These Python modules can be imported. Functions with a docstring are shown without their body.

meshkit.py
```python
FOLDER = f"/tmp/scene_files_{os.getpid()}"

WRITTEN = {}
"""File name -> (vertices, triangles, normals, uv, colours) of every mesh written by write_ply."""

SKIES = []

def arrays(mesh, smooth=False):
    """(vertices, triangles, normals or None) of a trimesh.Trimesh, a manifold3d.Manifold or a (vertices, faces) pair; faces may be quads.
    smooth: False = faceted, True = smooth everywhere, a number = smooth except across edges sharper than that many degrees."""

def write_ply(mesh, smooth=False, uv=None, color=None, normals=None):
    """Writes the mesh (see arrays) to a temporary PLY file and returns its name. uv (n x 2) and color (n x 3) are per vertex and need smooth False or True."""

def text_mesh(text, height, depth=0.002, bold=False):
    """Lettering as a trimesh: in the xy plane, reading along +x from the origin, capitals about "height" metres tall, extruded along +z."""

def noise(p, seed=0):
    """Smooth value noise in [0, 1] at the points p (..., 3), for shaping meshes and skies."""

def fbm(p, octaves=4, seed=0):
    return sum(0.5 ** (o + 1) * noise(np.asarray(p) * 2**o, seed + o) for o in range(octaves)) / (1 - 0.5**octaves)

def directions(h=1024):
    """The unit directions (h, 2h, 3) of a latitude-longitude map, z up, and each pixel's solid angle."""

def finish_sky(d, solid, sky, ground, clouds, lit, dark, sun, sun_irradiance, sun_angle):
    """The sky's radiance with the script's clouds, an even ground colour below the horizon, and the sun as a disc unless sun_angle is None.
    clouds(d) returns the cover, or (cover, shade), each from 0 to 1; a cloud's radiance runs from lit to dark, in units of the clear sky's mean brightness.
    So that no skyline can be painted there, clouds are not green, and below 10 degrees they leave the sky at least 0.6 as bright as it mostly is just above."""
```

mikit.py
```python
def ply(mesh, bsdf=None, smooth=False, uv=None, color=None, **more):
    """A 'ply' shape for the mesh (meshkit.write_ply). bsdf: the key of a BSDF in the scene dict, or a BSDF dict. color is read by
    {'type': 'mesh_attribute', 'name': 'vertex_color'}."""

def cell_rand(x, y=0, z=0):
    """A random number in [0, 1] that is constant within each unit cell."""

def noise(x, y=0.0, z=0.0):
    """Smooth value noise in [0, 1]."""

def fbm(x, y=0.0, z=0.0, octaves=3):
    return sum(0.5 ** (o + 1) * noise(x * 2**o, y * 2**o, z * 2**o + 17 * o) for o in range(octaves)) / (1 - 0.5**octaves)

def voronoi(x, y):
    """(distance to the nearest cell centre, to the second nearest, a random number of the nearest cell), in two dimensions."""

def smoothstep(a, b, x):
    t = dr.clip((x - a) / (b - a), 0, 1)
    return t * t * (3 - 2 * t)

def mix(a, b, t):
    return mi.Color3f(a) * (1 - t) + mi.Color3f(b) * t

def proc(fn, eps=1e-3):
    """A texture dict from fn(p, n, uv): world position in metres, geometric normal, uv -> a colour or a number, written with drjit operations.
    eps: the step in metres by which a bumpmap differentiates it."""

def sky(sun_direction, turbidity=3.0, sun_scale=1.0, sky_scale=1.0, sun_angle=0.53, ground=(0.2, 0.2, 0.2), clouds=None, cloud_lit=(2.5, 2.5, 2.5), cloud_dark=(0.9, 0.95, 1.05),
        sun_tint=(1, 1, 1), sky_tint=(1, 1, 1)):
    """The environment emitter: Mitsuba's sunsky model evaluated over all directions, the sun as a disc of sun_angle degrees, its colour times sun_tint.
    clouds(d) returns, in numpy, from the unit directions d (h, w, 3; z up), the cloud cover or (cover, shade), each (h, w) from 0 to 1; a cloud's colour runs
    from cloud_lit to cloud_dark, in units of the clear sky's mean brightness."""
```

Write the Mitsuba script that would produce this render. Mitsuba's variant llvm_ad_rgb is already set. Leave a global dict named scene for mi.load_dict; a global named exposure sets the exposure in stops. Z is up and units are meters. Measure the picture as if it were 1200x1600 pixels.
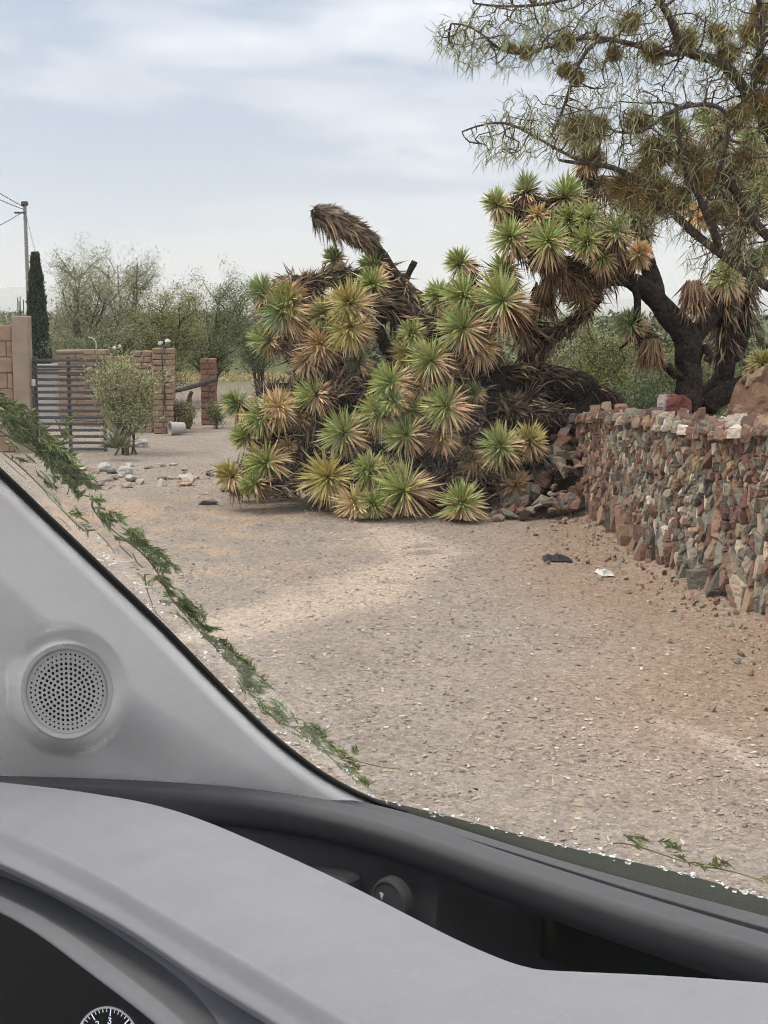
import math, numpy as np, trimesh, drjit as dr, mitsuba as mi, mikit, meshkit
from mikit import proc, noise, fbm, voronoi, cell_rand, smoothstep, mix
from scipy.spatial import cKDTree, Voronoi
from scipy.interpolate import CubicSpline, PchipInterpolator
from shapely.geometry import Polygon, Point, LineString

# ------------------------------------------------------------------ camera, sky, exposure
EYE = np.array([0.0, 0.0, 2.0])
F = 2400.0                      # focal length in pixels of the 1200 x 1600 photograph
PITCH = math.radians(8.02)
CP, SP = math.cos(PITCH), math.sin(PITCH)
RIGHT, FWD, UP = np.array([1.0, 0, 0]), np.array([0, CP, -SP]), np.array([0, SP, CP])
exposure = 2.55
T = mi.ScalarTransform4f


def sky_clouds(d):
    az, el = np.arctan2(d[..., 0], d[..., 1]), np.arcsin(np.clip(d[..., 2], -1, 1))
    q = np.stack([az * 8.5 + el * 7.0, 1.75 * np.tanh(el / 0.30) * 6.0, np.sin(az) * 1.5 + 3.1], -1)
    w = (meshkit.fbm(q * 0.9 + 7.0, 4, 5)[..., None] - 0.5) * np.array([1.5, 0.8, 0])
    big = meshkit.fbm(q * 0.62 + w + 2.3, 5, 118)
    fine = meshkit.fbm(q * np.array([1.6, 2.2, 1]) + w, 6, 9)
    s = 0.6 * big + 0.4 * fine
    s = np.clip((s - 0.37) / 0.26, 0, 1)
    rim = np.clip(1 - np.abs(s - 0.40) / 0.22, 0, 1) * np.clip((fine - 0.50) / 0.16, 0, 1)
    low = np.clip(1 - el / 0.075, 0, 1)
    # an overcast dome: a good deal brighter overhead than near the horizon
    dome = 1.14 * (1 + 3.4 * np.sin(el)) / 1.20
    L = dome * (0.66 + 0.62 * (1 - s) + 0.42 * rim + 0.10 * low)
    return np.ones_like(s), np.clip((3.95 - L) / 3.0, 0, 1)


scene = {
    "camera": {"type": "perspective", "fov": math.degrees(2 * math.atan(600 / F)), "fov_axis": "x", "near_clip": 0.02, "far_clip": 60000.0,
               "to_world": T().look_at(origin=EYE.tolist(), target=(EYE + FWD).tolist(), up=[0, 0, 1])},
    "sky_light": mikit.sky((-0.45, -0.2, 0.85), turbidity=3, sun_scale=0.2, sun_angle=16, ground=(0.22, 0.19, 0.16), clouds=sky_clouds,
                           cloud_lit=(4.12, 3.86, 3.64), cloud_dark=(0.72, 0.93, 1.25)),
}
labels = {}
ORD = ["first", "second", "third", "fourth", "fifth", "sixth", "seventh", "eighth", "ninth", "tenth", "eleventh", "twelfth"]
rng = np.random.default_rng(11)


# ------------------------------------------------------------------ helpers
def ray(px, py):
    return FWD + (px - 600) / F * RIGHT - (py - 800) / F * UP


def PD(px, py, d):
    return EYE + ray(px, py) * d


def PY(px, py, Y):
    r = ray(px, py)
    return EYE + r * (Y / r[1])


def PZ(px, py, z):
    r = ray(px, py)
    return EYE + r * ((z - EYE[2]) / r[2])


def unit(v):
    v = np.asarray(v, float)
    return v / np.maximum(np.linalg.norm(v, axis=-1, keepdims=True), 1e-12)


def numbered(name):
    if name not in scene and name not in labels and not any(k.startswith(name + "__") for k in scene):
        return name
    for i in range(1, 10000):
        k = f"{name}_{i:03d}"
        if k not in USED and k not in scene and k not in labels:
            return k


USED = set()
COUNT = {}


def key_for(name, parent=None):
    full = f"{parent}__{name}" if parent else name
    n = COUNT.get(full, 0)
    COUNT[full] = n + 1
    return full if n == 0 else f"{full}_{n:03d}"


def thing(name, label, cat, group=None, kind=None):
    k = key_for(name)
    labels[k] = {"label": label, "category": cat}
    if group:
        labels[k]["group"] = group
    if kind:
        labels[k]["kind"] = kind
    return k


def add(name, mesh, bsdf, parent=None, smooth=False, color=None, label=None, kind=None, uv=None, **more):
    k = key_for(name, parent)
    scene[k] = mikit.ply(mesh, bsdf, smooth=smooth, color=color, uv=uv, **more)
    if label or kind:
        labels[k] = {}
        if label:
            labels[k]["label"] = label
        if kind:
            labels[k]["kind"] = kind
    return k


def put(key, mesh, bsdf, smooth=False, color=None, **more):
    scene[key] = mikit.ply(mesh, bsdf, smooth=smooth, color=color, **more)


def spline(pts, n):
    pts = np.asarray(pts, float)
    if len(pts) == 2:
        return pts[0] + np.linspace(0, 1, n)[:, None] * (pts[1] - pts[0])
    s = np.r_[0, np.cumsum(np.linalg.norm(np.diff(pts[:, :3], axis=0), axis=1) + 1e-6)]
    return PchipInterpolator(s, pts)(np.linspace(0, s[-1], n)) if len(pts) < 4 else CubicSpline(s, pts)(np.linspace(0, s[-1], n))


def tube(points, radii, sides=8, lump=0.0, seed=0, cap=True, freq=6.0):
    p = np.asarray(points, float)
    r = np.broadcast_to(radii, (len(p),)).astype(float)
    t = unit(np.gradient(p, axis=0))
    a = np.zeros_like(t)
    ref = np.array([0, 0, 1.0]) if abs(t[0, 2]) < 0.9 else np.array([1.0, 0, 0])
    v = unit(np.cross(t[0], ref))
    for i in range(len(p)):
        v = unit(v - t[i] * np.dot(v, t[i]))
        a[i] = v
    b = np.cross(t, a)
    ang = np.arange(sides) * 2 * np.pi / sides
    off = np.cos(ang)[None, :, None] * a[:, None] + np.sin(ang)[None, :, None] * b[:, None]
    V = p[:, None] + off * r[:, None, None]
    if lump:
        k = meshkit.fbm(V * freq + seed * 3.7, 3, seed) - 0.5
        V = V + off * (k * 2 * lump)[..., None] * r[:, None, None]
    n = len(p)
    i, j = np.meshgrid(np.arange(n - 1), np.arange(sides), indexing="ij")
    q = np.stack([i * sides + j, i * sides + (j + 1) % sides, (i + 1) * sides + (j + 1) % sides, (i + 1) * sides + j], -1).reshape(-1, 4)
    f = np.vstack([q[:, [0, 1, 2]], q[:, [0, 2, 3]]])
    V = V.reshape(-1, 3)
    if cap:
        V = np.vstack([V, p[0], p[-1]])
        jj = np.arange(sides)
        f = np.vstack([f, np.stack([(jj + 1) % sides, jj, jj * 0 + n * sides], 1), np.stack([(n - 1) * sides + jj, (n - 1) * sides + (jj + 1) % sides, jj * 0 + n * sides + 1], 1)])
    return V, f


class MB:
    """Collects vertex/face/colour blocks into one mesh."""

    def __init__(self):
        self.v, self.f, self.c, self.n = [], [], [], 0

    def add(self, v, f, c=None):
        v = np.asarray(v, float)
        self.v.append(v)
        self.f.append(np.asarray(f, int) + self.n)
        if c is not None:
            self.c.append(np.broadcast_to(np.asarray(c, float), (len(v), 3)))
        self.n += len(v)
        return self

    def mesh(self):
        return np.vstack(self.v), np.vstack(self.f)

    def color(self):
        return np.vstack(self.c) if self.c else None

    def build(self, name, bsdf, parent=None, **kw):
        return add(name, self.mesh(), bsdf, parent, color=self.color(), **kw)


def blades(base, dirs, length, width, color, bend=None, mid=0.45, side=None, fold=0.0, r=None):
    """Many narrow pointed leaves: (verts, faces, colours). bend: vector added at the tip (n,3)."""
    r = rng if r is None else r
    n = len(base)
    dirs = unit(dirs)
    length = np.broadcast_to(length, (n,))[:, None]
    width = np.broadcast_to(width, (n,))[:, None]
    if side is None:
        rnd = r.normal(size=(n, 3))
        side = unit(np.cross(dirs, rnd))
    nrm = np.cross(side, dirs)
    bend = np.zeros((n, 3)) if bend is None else bend
    m = base + dirs * length * mid + bend * mid**2
    tip = base + dirs * length + bend
    v = np.stack([base - side * width * 0.3, base + side * width * 0.3, m - side * width * 0.5, m + side * width * 0.5, tip], 1)
    if fold:
        v[:, 2] += nrm * width * fold
        v[:, 3] += nrm * width * fold
    k = np.arange(n)[:, None] * 5
    f = np.concatenate([k + [0, 1, 3], k + [0, 3, 2], k + [2, 3, 4]], 0)
    return v.reshape(-1, 3), f, np.repeat(np.broadcast_to(color, (n, 3)), 5, 0)


def diamonds(base, dirs, length, width, color, r=None):
    r = rng if r is None else r
    n = len(base)
    dirs = unit(dirs)
    side = unit(np.cross(dirs, r.normal(size=(n, 3))))
    L, W = np.broadcast_to(length, (n,))[:, None], np.broadcast_to(width, (n,))[:, None]
    m = base + dirs * L * 0.5
    v = np.stack([base, m + side * W / 2, base + dirs * L, m - side * W / 2], 1).reshape(-1, 3)
    k = np.arange(n)[:, None] * 4
    return v, np.concatenate([k + [0, 1, 2], k + [0, 2, 3]], 0), np.repeat(np.broadcast_to(color, (n, 3)), 4, 0)


def jitter(c, n, amt=0.2, r=None, hue=0.06):
    r = rng if r is None else r
    c = np.asarray(c, float)
    return np.clip(c * (1 + amt * r.normal(size=(n, 1))) * (1 + hue * r.normal(size=(n, 3))), 0.004, 0.9)


def box(x0, x1, y0, y1, z0, z1):
    m = trimesh.creation.box(bounds=[[x0, y0, z0], [x1, y1, z1]])
    return np.array(m.vertices), np.array(m.faces)


def bevel_box(size, r, seed=None, rough=0.0):
    """A box centred on the origin with chamfered edges (hull of 24 points), optionally uneven."""
    sx, sy, sz = np.array(size) / 2
    pts = []
    for a in (-1, 1):
        for b in (-1, 1):
            for c in (-1, 1):
                pts += [[a * (sx - r), b * (sy - r), c * sz], [a * (sx - r), b * sy, c * (sz - r)], [a * sx, b * (sy - r), c * (sz - r)]]
    pts = np.array(pts)
    if seed is not None:
        pts += np.random.default_rng(seed).normal(size=pts.shape) * rough
    h = trimesh.convex.convex_hull(pts)
    return np.array(h.vertices), np.array(h.faces)


def rock(size, seed, n=14):
    r = np.random.default_rng(seed)
    p = unit(r.normal(size=(n, 3))) * (0.75 + 0.3 * r.random((n, 1)))
    h = trimesh.convex.convex_hull(p * np.asarray(size) / 2)
    return np.array(h.vertices), np.array(h.faces)


def rot_z(v, a):
    c, s = math.cos(a), math.sin(a)
    return v @ np.array([[c, s, 0], [-s, c, 0], [0, 0, 1]])


def rand_rot(r):
    q = unit(r.normal(size=4))
    return trimesh.transformations.quaternion_matrix(q)[:3, :3]


def loft(rows, n=90, m=6, pchip=True):
    """A smooth surface through rows of points (each resampled to n); m steps between rows. Returns verts, faces."""
    R = np.stack([r if len(r) == n else spline(r, n) for r in rows])
    k = np.arange(len(R))
    tt = np.linspace(0, len(R) - 1, (len(R) - 1) * m + 1)
    G = (PchipInterpolator(k, R) if pchip else CubicSpline(k, R))(tt)
    return grid(G)


def grid(G):
    a, b = G.shape[:2]
    i, j = np.meshgrid(np.arange(a - 1), np.arange(b - 1), indexing="ij")
    q = np.stack([i * b + j, i * b + j + 1, (i + 1) * b + j + 1, (i + 1) * b + j], -1).reshape(-1, 4)
    return G.reshape(-1, 3), np.vstack([q[:, [0, 1, 2]], q[:, [0, 2, 3]]])


# ------------------------------------------------------------------ materials
def rgb(*c):
    return {"type": "rgb", "value": list(c)}


def two(b):
    return {"type": "twosided", "bsdf": b}


def principled(color, rough=0.6, spec=0.3, **kw):
    c = color if isinstance(color, dict) else rgb(*color)
    return two({"type": "principled", "base_color": c, "roughness": rough, "specular": spec, **kw})


VCOL = {"type": "mesh_attribute", "name": "vertex_color"}
_sp = [PZ(300, 985, 0)[:2], PZ(400, 948, 0)[:2], PZ(500, 922, 0)[:2], PZ(600, 885, 0)[:2], PZ(660, 858, 0)[:2], PZ(590, 822, 0)[:2]]
SAND = [(tuple(map(float, a)), tuple(map(float, b)), w) for a, b, w in zip(_sp[:-1], _sp[1:], (0.42, 0.40, 0.36, 0.30, 0.34))]
_sq = [PZ(1030, 1128, 0)[:2], PZ(1110, 1152, 0)[:2], PZ(1215, 1208, 0)[:2]]
STREAK = [(tuple(map(float, a)), tuple(map(float, b))) for a, b in zip(_sq[:-1], _sq[1:])]


def ground_color(p, n, uv):
    x, y = p.x, p.y
    f1 = fbm(x * 0.55 + 3, y * 0.55, 0, 4)
    f2 = fbm(x * 3.1, y * 3.1, 5, 4)
    wob = (fbm(x * 0.8 + 9, y * 0.45 + 4, 1, 4) - 0.5)
    grey = mix((0.272, 0.243, 0.215), (0.325, 0.292, 0.260), f2)
    # pale washed-out tongue of sand crossing the road, and the orange rubble ground before the yard
    dmin = mi.Float(9.0)
    wx, wy = x + 0.9 * wob, y + 1.3 * (fbm(x * 1.1 + 2, y * 0.9, 7, 4) - 0.5)
    for (ax, ay), (bx, by), ww in SAND:
        t = dr.clip(((wx - ax) * (bx - ax) + (wy - ay) * (by - ay)) / ((bx - ax) ** 2 + (by - ay) ** 2), 0, 1)
        dmin = dr.minimum(dmin, dr.sqrt(dr.square(wx - ax - t * (bx - ax)) + dr.square(wy - ay - t * (by - ay))) / ww)
    tongue = smoothstep(1.25, 0.35, dmin) * smoothstep(0.22, 0.5, f2)
    left = smoothstep(0.5, -1.0, x + 1.2 * wob) * smoothstep(10.2, 11.6, y + wob) * (1 - smoothstep(14.0, 16.5, y)) * smoothstep(0.38, 0.6, f1 * 0.4 + f2 * 0.6)
    col = mix(grey, (0.40, 0.315, 0.24), left * 0.85)
    col = mix(col, (0.46, 0.40, 0.335), tongue * 0.85)
    smin = mi.Float(9.0)
    for (ax, ay), (bx, by) in STREAK:
        t = dr.clip(((x - ax) * (bx - ax) + (y - ay) * (by - ay)) / ((bx - ax) ** 2 + (by - ay) ** 2), 0, 1)
        smin = dr.minimum(smin, dr.sqrt(dr.square(x - ax - t * (bx - ax)) + dr.square(y - ay - t * (by - ay))))
    col = mix(col, (0.50, 0.47, 0.43), smoothstep(0.13, 0.03, smin + 0.10 * fbm(x * 9, y * 9, 3, 3) - 0.04) * 0.8)
    # red-brown soil washed out of the stone wall
    red = smoothstep(0.2, 1.7, x + 1.3 * wob) * smoothstep(5.2, 7.5, y) * (1 - smoothstep(14.5, 16, y))
    col = mix(col, (0.325, 0.235, 0.168), red * 0.66)
    # fine gravel: small cells each with its own tone
    d1, d2, r1 = voronoi(x * 42, y * 42)
    e1, e2, r2 = voronoi(x * 95 + 7, y * 95)
    col = col * (0.70 + 0.52 * r1) * (0.78 + 0.44 * r2)
    pale = dr.select(cell_rand(x * 20, y * 20, 3) > 0.94, 1.0, 0.0) * smoothstep(0.40, 0.2, d1)
    col = mix(col, (0.5, 0.46, 0.40), pale * 0.7)
    # scrub green and dry grass beyond the yard
    far = smoothstep(26, 45, y + 8 * wob)
    veg = mix((0.22, 0.19, 0.135), (0.12, 0.14, 0.08), smoothstep(0.4, 0.6, fbm(x * 0.05, y * 0.02, 2, 4)))
    behind = smoothstep(2.6, 3.4, x) * smoothstep(13.5, 16, y)
    col = mix(col, veg, dr.clip(far + behind, 0, 1))
    return col


def ground_bump(p, n, uv):
    x, y = p.x, p.y
    d1, d2, r1 = voronoi(x * 42, y * 42)
    e1, e2, r2 = voronoi(x * 95 + 7, y * 95)
    return 0.010 * r1 * smoothstep(0.55, 0.15, d1) + 0.004 * r2 * smoothstep(0.5, 0.1, e1) + 0.03 * fbm(x * 5, y * 5, 1, 4)


def bark_color(p, n, uv):
    k = fbm(p.x * 55, p.y * 55, p.z * 38, 4)
    g = fbm(p.x * 3, p.y * 3, p.z * 3, 2)
    return mix((0.026, 0.021, 0.018), (0.062, 0.053, 0.046), smoothstep(0.3, 0.8, k) * (0.5 + 0.7 * g))


def bark_bump(p, n, uv):
    return 0.03 * fbm(p.x * 42, p.y * 42, p.z * 30, 4) + 0.07 * fbm(p.x * 13, p.y * 13, p.z * 9, 3)


def stone_color_proc(p, n, uv):
    return 0.75 + 0.5 * fbm(p.x * 55, p.y * 55, p.z * 55, 3)


def mult(fn_amp, freq):
    return None


def brick_color(p, n, uv):
    k = fbm(p.x * 14, p.y * 14, p.z * 14, 4)
    b = cell_rand(p.x * 3.3, p.y * 3.3, p.z * 11)
    return mix((0.20, 0.145, 0.105), (0.35, 0.265, 0.195), 0.55 * k + 0.45 * b)


def concrete_color(p, n, uv):
    return mix((0.21, 0.17, 0.135), (0.33, 0.275, 0.22), fbm(p.x * 6, p.y * 6, p.z * 9, 4))


def dash_bump(p, n, uv):
    d1, d2, r = voronoi(p.x * 900, p.y * 900 + p.z * 500)
    return 0.00016 * smoothstep(0.0, 0.45, d2 - d1)


def dash_color(p, n, uv):
    k = fbm(p.x * 60, p.y * 60, p.z * 60, 3)
    return mix((0.052, 0.055, 0.064), (0.070, 0.073, 0.083), k)


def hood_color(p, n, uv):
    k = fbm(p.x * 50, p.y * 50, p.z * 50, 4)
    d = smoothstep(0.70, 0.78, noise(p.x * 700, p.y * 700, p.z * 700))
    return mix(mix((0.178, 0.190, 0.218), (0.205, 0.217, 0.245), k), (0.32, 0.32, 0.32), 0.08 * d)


def pillar_color(p, n, uv):
    k = fbm(p.x * 120, p.y * 120, p.z * 120, 3)
    return mix((0.83, 0.835, 0.835), (0.87, 0.875, 0.875), k)


def leafvar(p, n, uv):
    return 0


scene.update({
    "ground_dirt": {"type": "bumpmap", "scale": 1.0, "arbitrary": proc(ground_bump, 0.002), "bsdf": two({"type": "diffuse", "reflectance": proc(ground_color)})},
    "leaf_mat": {"type": "principledthin", "base_color": VCOL, "roughness": 0.45, "specular" if False else "spec_trans": 0.0, "diff_trans": 0.5},
    "dead_mat": two({"type": "diffuse", "reflectance": VCOL}),
    "rock_mat": two({"type": "principled", "base_color": VCOL, "roughness": 0.75, "specular": 0.25}),
    "bark": {"type": "bumpmap", "scale": 1.0, "arbitrary": proc(bark_bump, 0.003), "bsdf": two({"type": "principled", "base_color": proc(bark_color), "roughness": 0.85, "specular": 0.2})},
    "wood_mat": two({"type": "diffuse", "reflectance": VCOL}),
    "brick_mat": two({"type": "diffuse", "reflectance": proc(brick_color)}),
    "concrete_mat": two({"type": "diffuse", "reflectance": proc(concrete_color)}),
    "mortar_mat": principled((0.12, 0.10, 0.085), 0.9, 0.1),
    "wall_core": principled((0.045, 0.036, 0.03), 0.95, 0.1),
    "gate_metal": principled((0.055, 0.058, 0.062), 0.55, 0.4),
    "pale_paint": principled((0.36, 0.365, 0.36), 0.8, 0.2),
    "white_plastic": principled((0.55, 0.56, 0.56), 0.5, 0.4),
    "pole_mat": principled((0.23, 0.22, 0.21), 0.8, 0.2),
    "wire_mat": principled((0.05, 0.05, 0.055), 0.6, 0.3),
    "hill_mat": two({"type": "diffuse", "reflectance": proc(lambda p, n, uv: mix((0.10, 0.11, 0.065), (0.20, 0.165, 0.12), fbm(p.x * 0.006, p.y * 0.006, p.z * 0.01, 4)))}),
    "dash_mat": {"type": "bumpmap", "scale": 1.0, "arbitrary": proc(dash_bump, 0.0002), "bsdf": principled(proc(dash_color), 0.55, 0.45)},
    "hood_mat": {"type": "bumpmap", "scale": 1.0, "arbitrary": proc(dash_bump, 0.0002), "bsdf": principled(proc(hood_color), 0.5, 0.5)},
    "carpet": principled((0.07, 0.068, 0.066), 0.95, 0.1),
    "black_rubber": principled((0.012, 0.012, 0.013), 0.5, 0.4),
    "screen_black": principled((0.004, 0.004, 0.006), 0.25, 0.4),
    "pillar_mat": principled(proc(pillar_color), 0.7, 0.25),
    "grille_mat": principled((0.52, 0.52, 0.51), 0.6, 0.3),
    "headliner": principled((0.72, 0.71, 0.68), 0.9, 0.1),
    "cabin_trim": principled((0.62, 0.615, 0.60), 0.8, 0.2),
    "cowl_mat": principled((0.04, 0.046, 0.04), 0.85, 0.08),
    "glass": {"type": "thindielectric", "int_ior": 1.06},
    "water": {"type": "dielectric", "int_ior": 1.33},
    "dark_cloth": principled((0.03, 0.032, 0.04), 0.8, 0.2),
})
scene["leaf_mat"] = two({"type": "principled", "base_color": VCOL, "roughness": 0.45, "specular": 0.35})

# ------------------------------------------------------------------ the setting: ground, hills
def ground_z(x, y):
    x, y = np.asarray(x, float), np.asarray(y, float)
    p = np.stack([x, y, x * 0], -1)
    near = (meshkit.fbm(p * 0.9, 4, 3) - 0.5) * 0.07 * np.clip((y - 3) / 6, 0.2, 1)
    drop = np.clip((np.hypot(x, y) - 55) / 900, 0, 1)
    drop = drop * drop * (3 - 2 * drop)
    return near - 36 * drop + (meshkit.fbm(p * 0.004, 3, 8) - 0.5) * 6 * drop


def axis_pts(a, b, near, far, k):
    """Fine steps between a and b, growing outside."""
    mid = np.arange(a, b, near)
    g, out, s = near, [], 0
    while s < far:
        g *= k
        s += g
        out.append(s)
    out = np.array(out)
    return np.r_[(a - out)[::-1], mid, b + out]


gx = axis_pts(-6, 5, 0.06, 9000, 1.22)
gy = axis_pts(3, 22, 0.06, 9000, 1.16)
gy = gy[gy > -60]
X, Yg = np.meshgrid(gx, gy)
put("ground", grid(np.stack([X, Yg, ground_z(X, Yg)], -1)), "ground_dirt", smooth=True)
labels["ground"] = {"kind": "structure", "label": "grey brown stony dirt road and yard running out to the plain"}


def ridge(name, Y, pts, depth, seed):
    px = np.linspace(pts[0][0], pts[-1][0], 240)
    top = np.interp(px, [p[0] for p in pts], [p[1] for p in pts])
    x = (px - 600) / F * Y
    h = (462 - top) / F * Y + 2
    h = h + 40
    h *= 1 + 0.18 * (meshkit.fbm(np.stack([x * 0.004, x * 0, x * 0], -1), 4, seed) - 0.5)
    rows = []
    for t in np.linspace(-1, 1, 21):
        prof = (1 - abs(t)) ** 0.8
        zz = h * prof - 41
        zz = zz + (meshkit.fbm(np.stack([x * 0.006, np.full_like(x, t * 2), x * 0], -1), 4, seed + 1) - 0.5) * 22 * prof * (1 - prof) * 2
        rows.append(np.stack([x * (1 + t * depth / Y), np.full_like(x, Y + t * depth), zz], -1))
    put(name, grid(np.array(rows)), "hill_mat", smooth=True)
    labels[name] = {"kind": "structure"}


ridge("hills", 6200, [(-1500, 462), (-600, 452), (-100, 449), (150, 447), (330, 444), (420, 440), (520, 446), (700, 456), (900, 464), (1000, 467), (1300, 463), (2400, 458)], 500, 4)
labels["hills"]["label"] = "low blue hazy hills along the horizon"

# ------------------------------------------------------------------ gravel
def gravel():
    r = np.random.default_rng(5)
    mb = MB()
    protos = [rock((1, 1, 0.6), 900 + i, 9) for i in range(10)]
    n = 36000
    y = 4.6 + 13.5 * r.random(n) ** 1.35
    x = (r.random(n) * 2 - 1) * (0.27 * y + 0.15)
    keep = ~((x > 1.75 + (14 - y) * 0.11) & (y > 8.5))
    x, y = x[keep], y[keep]
    wet = meshkit.fbm(np.stack([x * 1.4, y * 1.0, x * 0], -1), 3, 6)
    keep = r.random(len(x)) < np.clip((wet - 0.3) * 3.2, 0.15, 1)
    x, y = x[keep], y[keep]
    s = 0.008 + 0.027 * r.random(len(x)) ** 3.5
    pal = np.array([[0.28, 0.25, 0.22], [0.34, 0.30, 0.26], [0.24, 0.215, 0.19], [0.30, 0.235, 0.185], [0.48, 0.44, 0.385], [0.19, 0.17, 0.155]])
    c = pal[r.choice(6, len(x), p=[0.25, 0.2, 0.18, 0.1, 0.16, 0.11])] * (0.8 + 0.4 * r.random((len(x), 1)))
    z = ground_z(x, y)
    for i in range(len(x)):
        v, f = protos[i % 10]
        a = r.random() * 6.28
        vv = rot_z(v * s[i] * np.array([1.2, 0.85, 0.8]), a) + [x[i], y[i], z[i] + s[i] * 0.18]
        mb.add(vv, f, c[i])
    labels["gravel"] = {"label": "loose gravel and stone chips strewn over the dirt road", "category": "gravel", "kind": "stuff"}
    put("gravel", mb.mesh(), "rock_mat", color=mb.color())
    # flat pale chips and dry leaf bits
    m = 3000
    y = 4.7 + 12 * r.random(m) ** 1.3
    x = (r.random(m) * 2 - 1) * (0.26 * y)
    ok = ~((x > 1.7 + (14 - y) * 0.11) & (y > 8.5))
    x, y = x[ok], y[ok]
    d = np.stack([r.normal(size=len(x)), r.normal(size=len(x)), 0.25 * r.random(len(x))], -1)
    col = np.array([[0.52, 0.44, 0.33], [0.42, 0.33, 0.22], [0.58, 0.54, 0.47], [0.26, 0.21, 0.16]])[r.choice(4, len(x), p=[0.42, 0.3, 0.2, 0.08])]
    v, f, cc = blades(np.stack([x, y, ground_z(x, y) + 0.006], -1), d, 0.012 + 0.05 * r.random(len(x)) ** 4, 0.006 + 0.008 * r.random(len(x)), col, r=r)
    v[:, 2] = np.maximum(v[:, 2], ground_z(v[:, 0], v[:, 1]) + 0.004)
    labels["leaf_litter"] = {"label": "pale dry leaf bits and chips scattered on the dirt road", "category": "litter", "kind": "stuff"}
    put("leaf_litter", (v, f), "dead_mat", color=cc)


gravel()

# ------------------------------------------------------------------ dry stone wall
PAL = 0.9 * np.array([[0.205, 0.118, 0.095], [0.24, 0.155, 0.12], [0.165, 0.105, 0.088], [0.27, 0.255, 0.205], [0.215, 0.21, 0.18], [0.34, 0.31, 0.245], [0.47, 0.40, 0.31], [0.34, 0.235, 0.16], [0.155, 0.14, 0.128], [0.58, 0.53, 0.46], [0.28, 0.215, 0.165], [0.32, 0.285, 0.18]])
PALP = np.array([0.12, 0.10, 0.09, 0.12, 0.11, 0.11, 0.05, 0.07, 0.10, 0.025, 0.10, 0.03])
PALP = PALP / PALP.sum()


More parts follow.
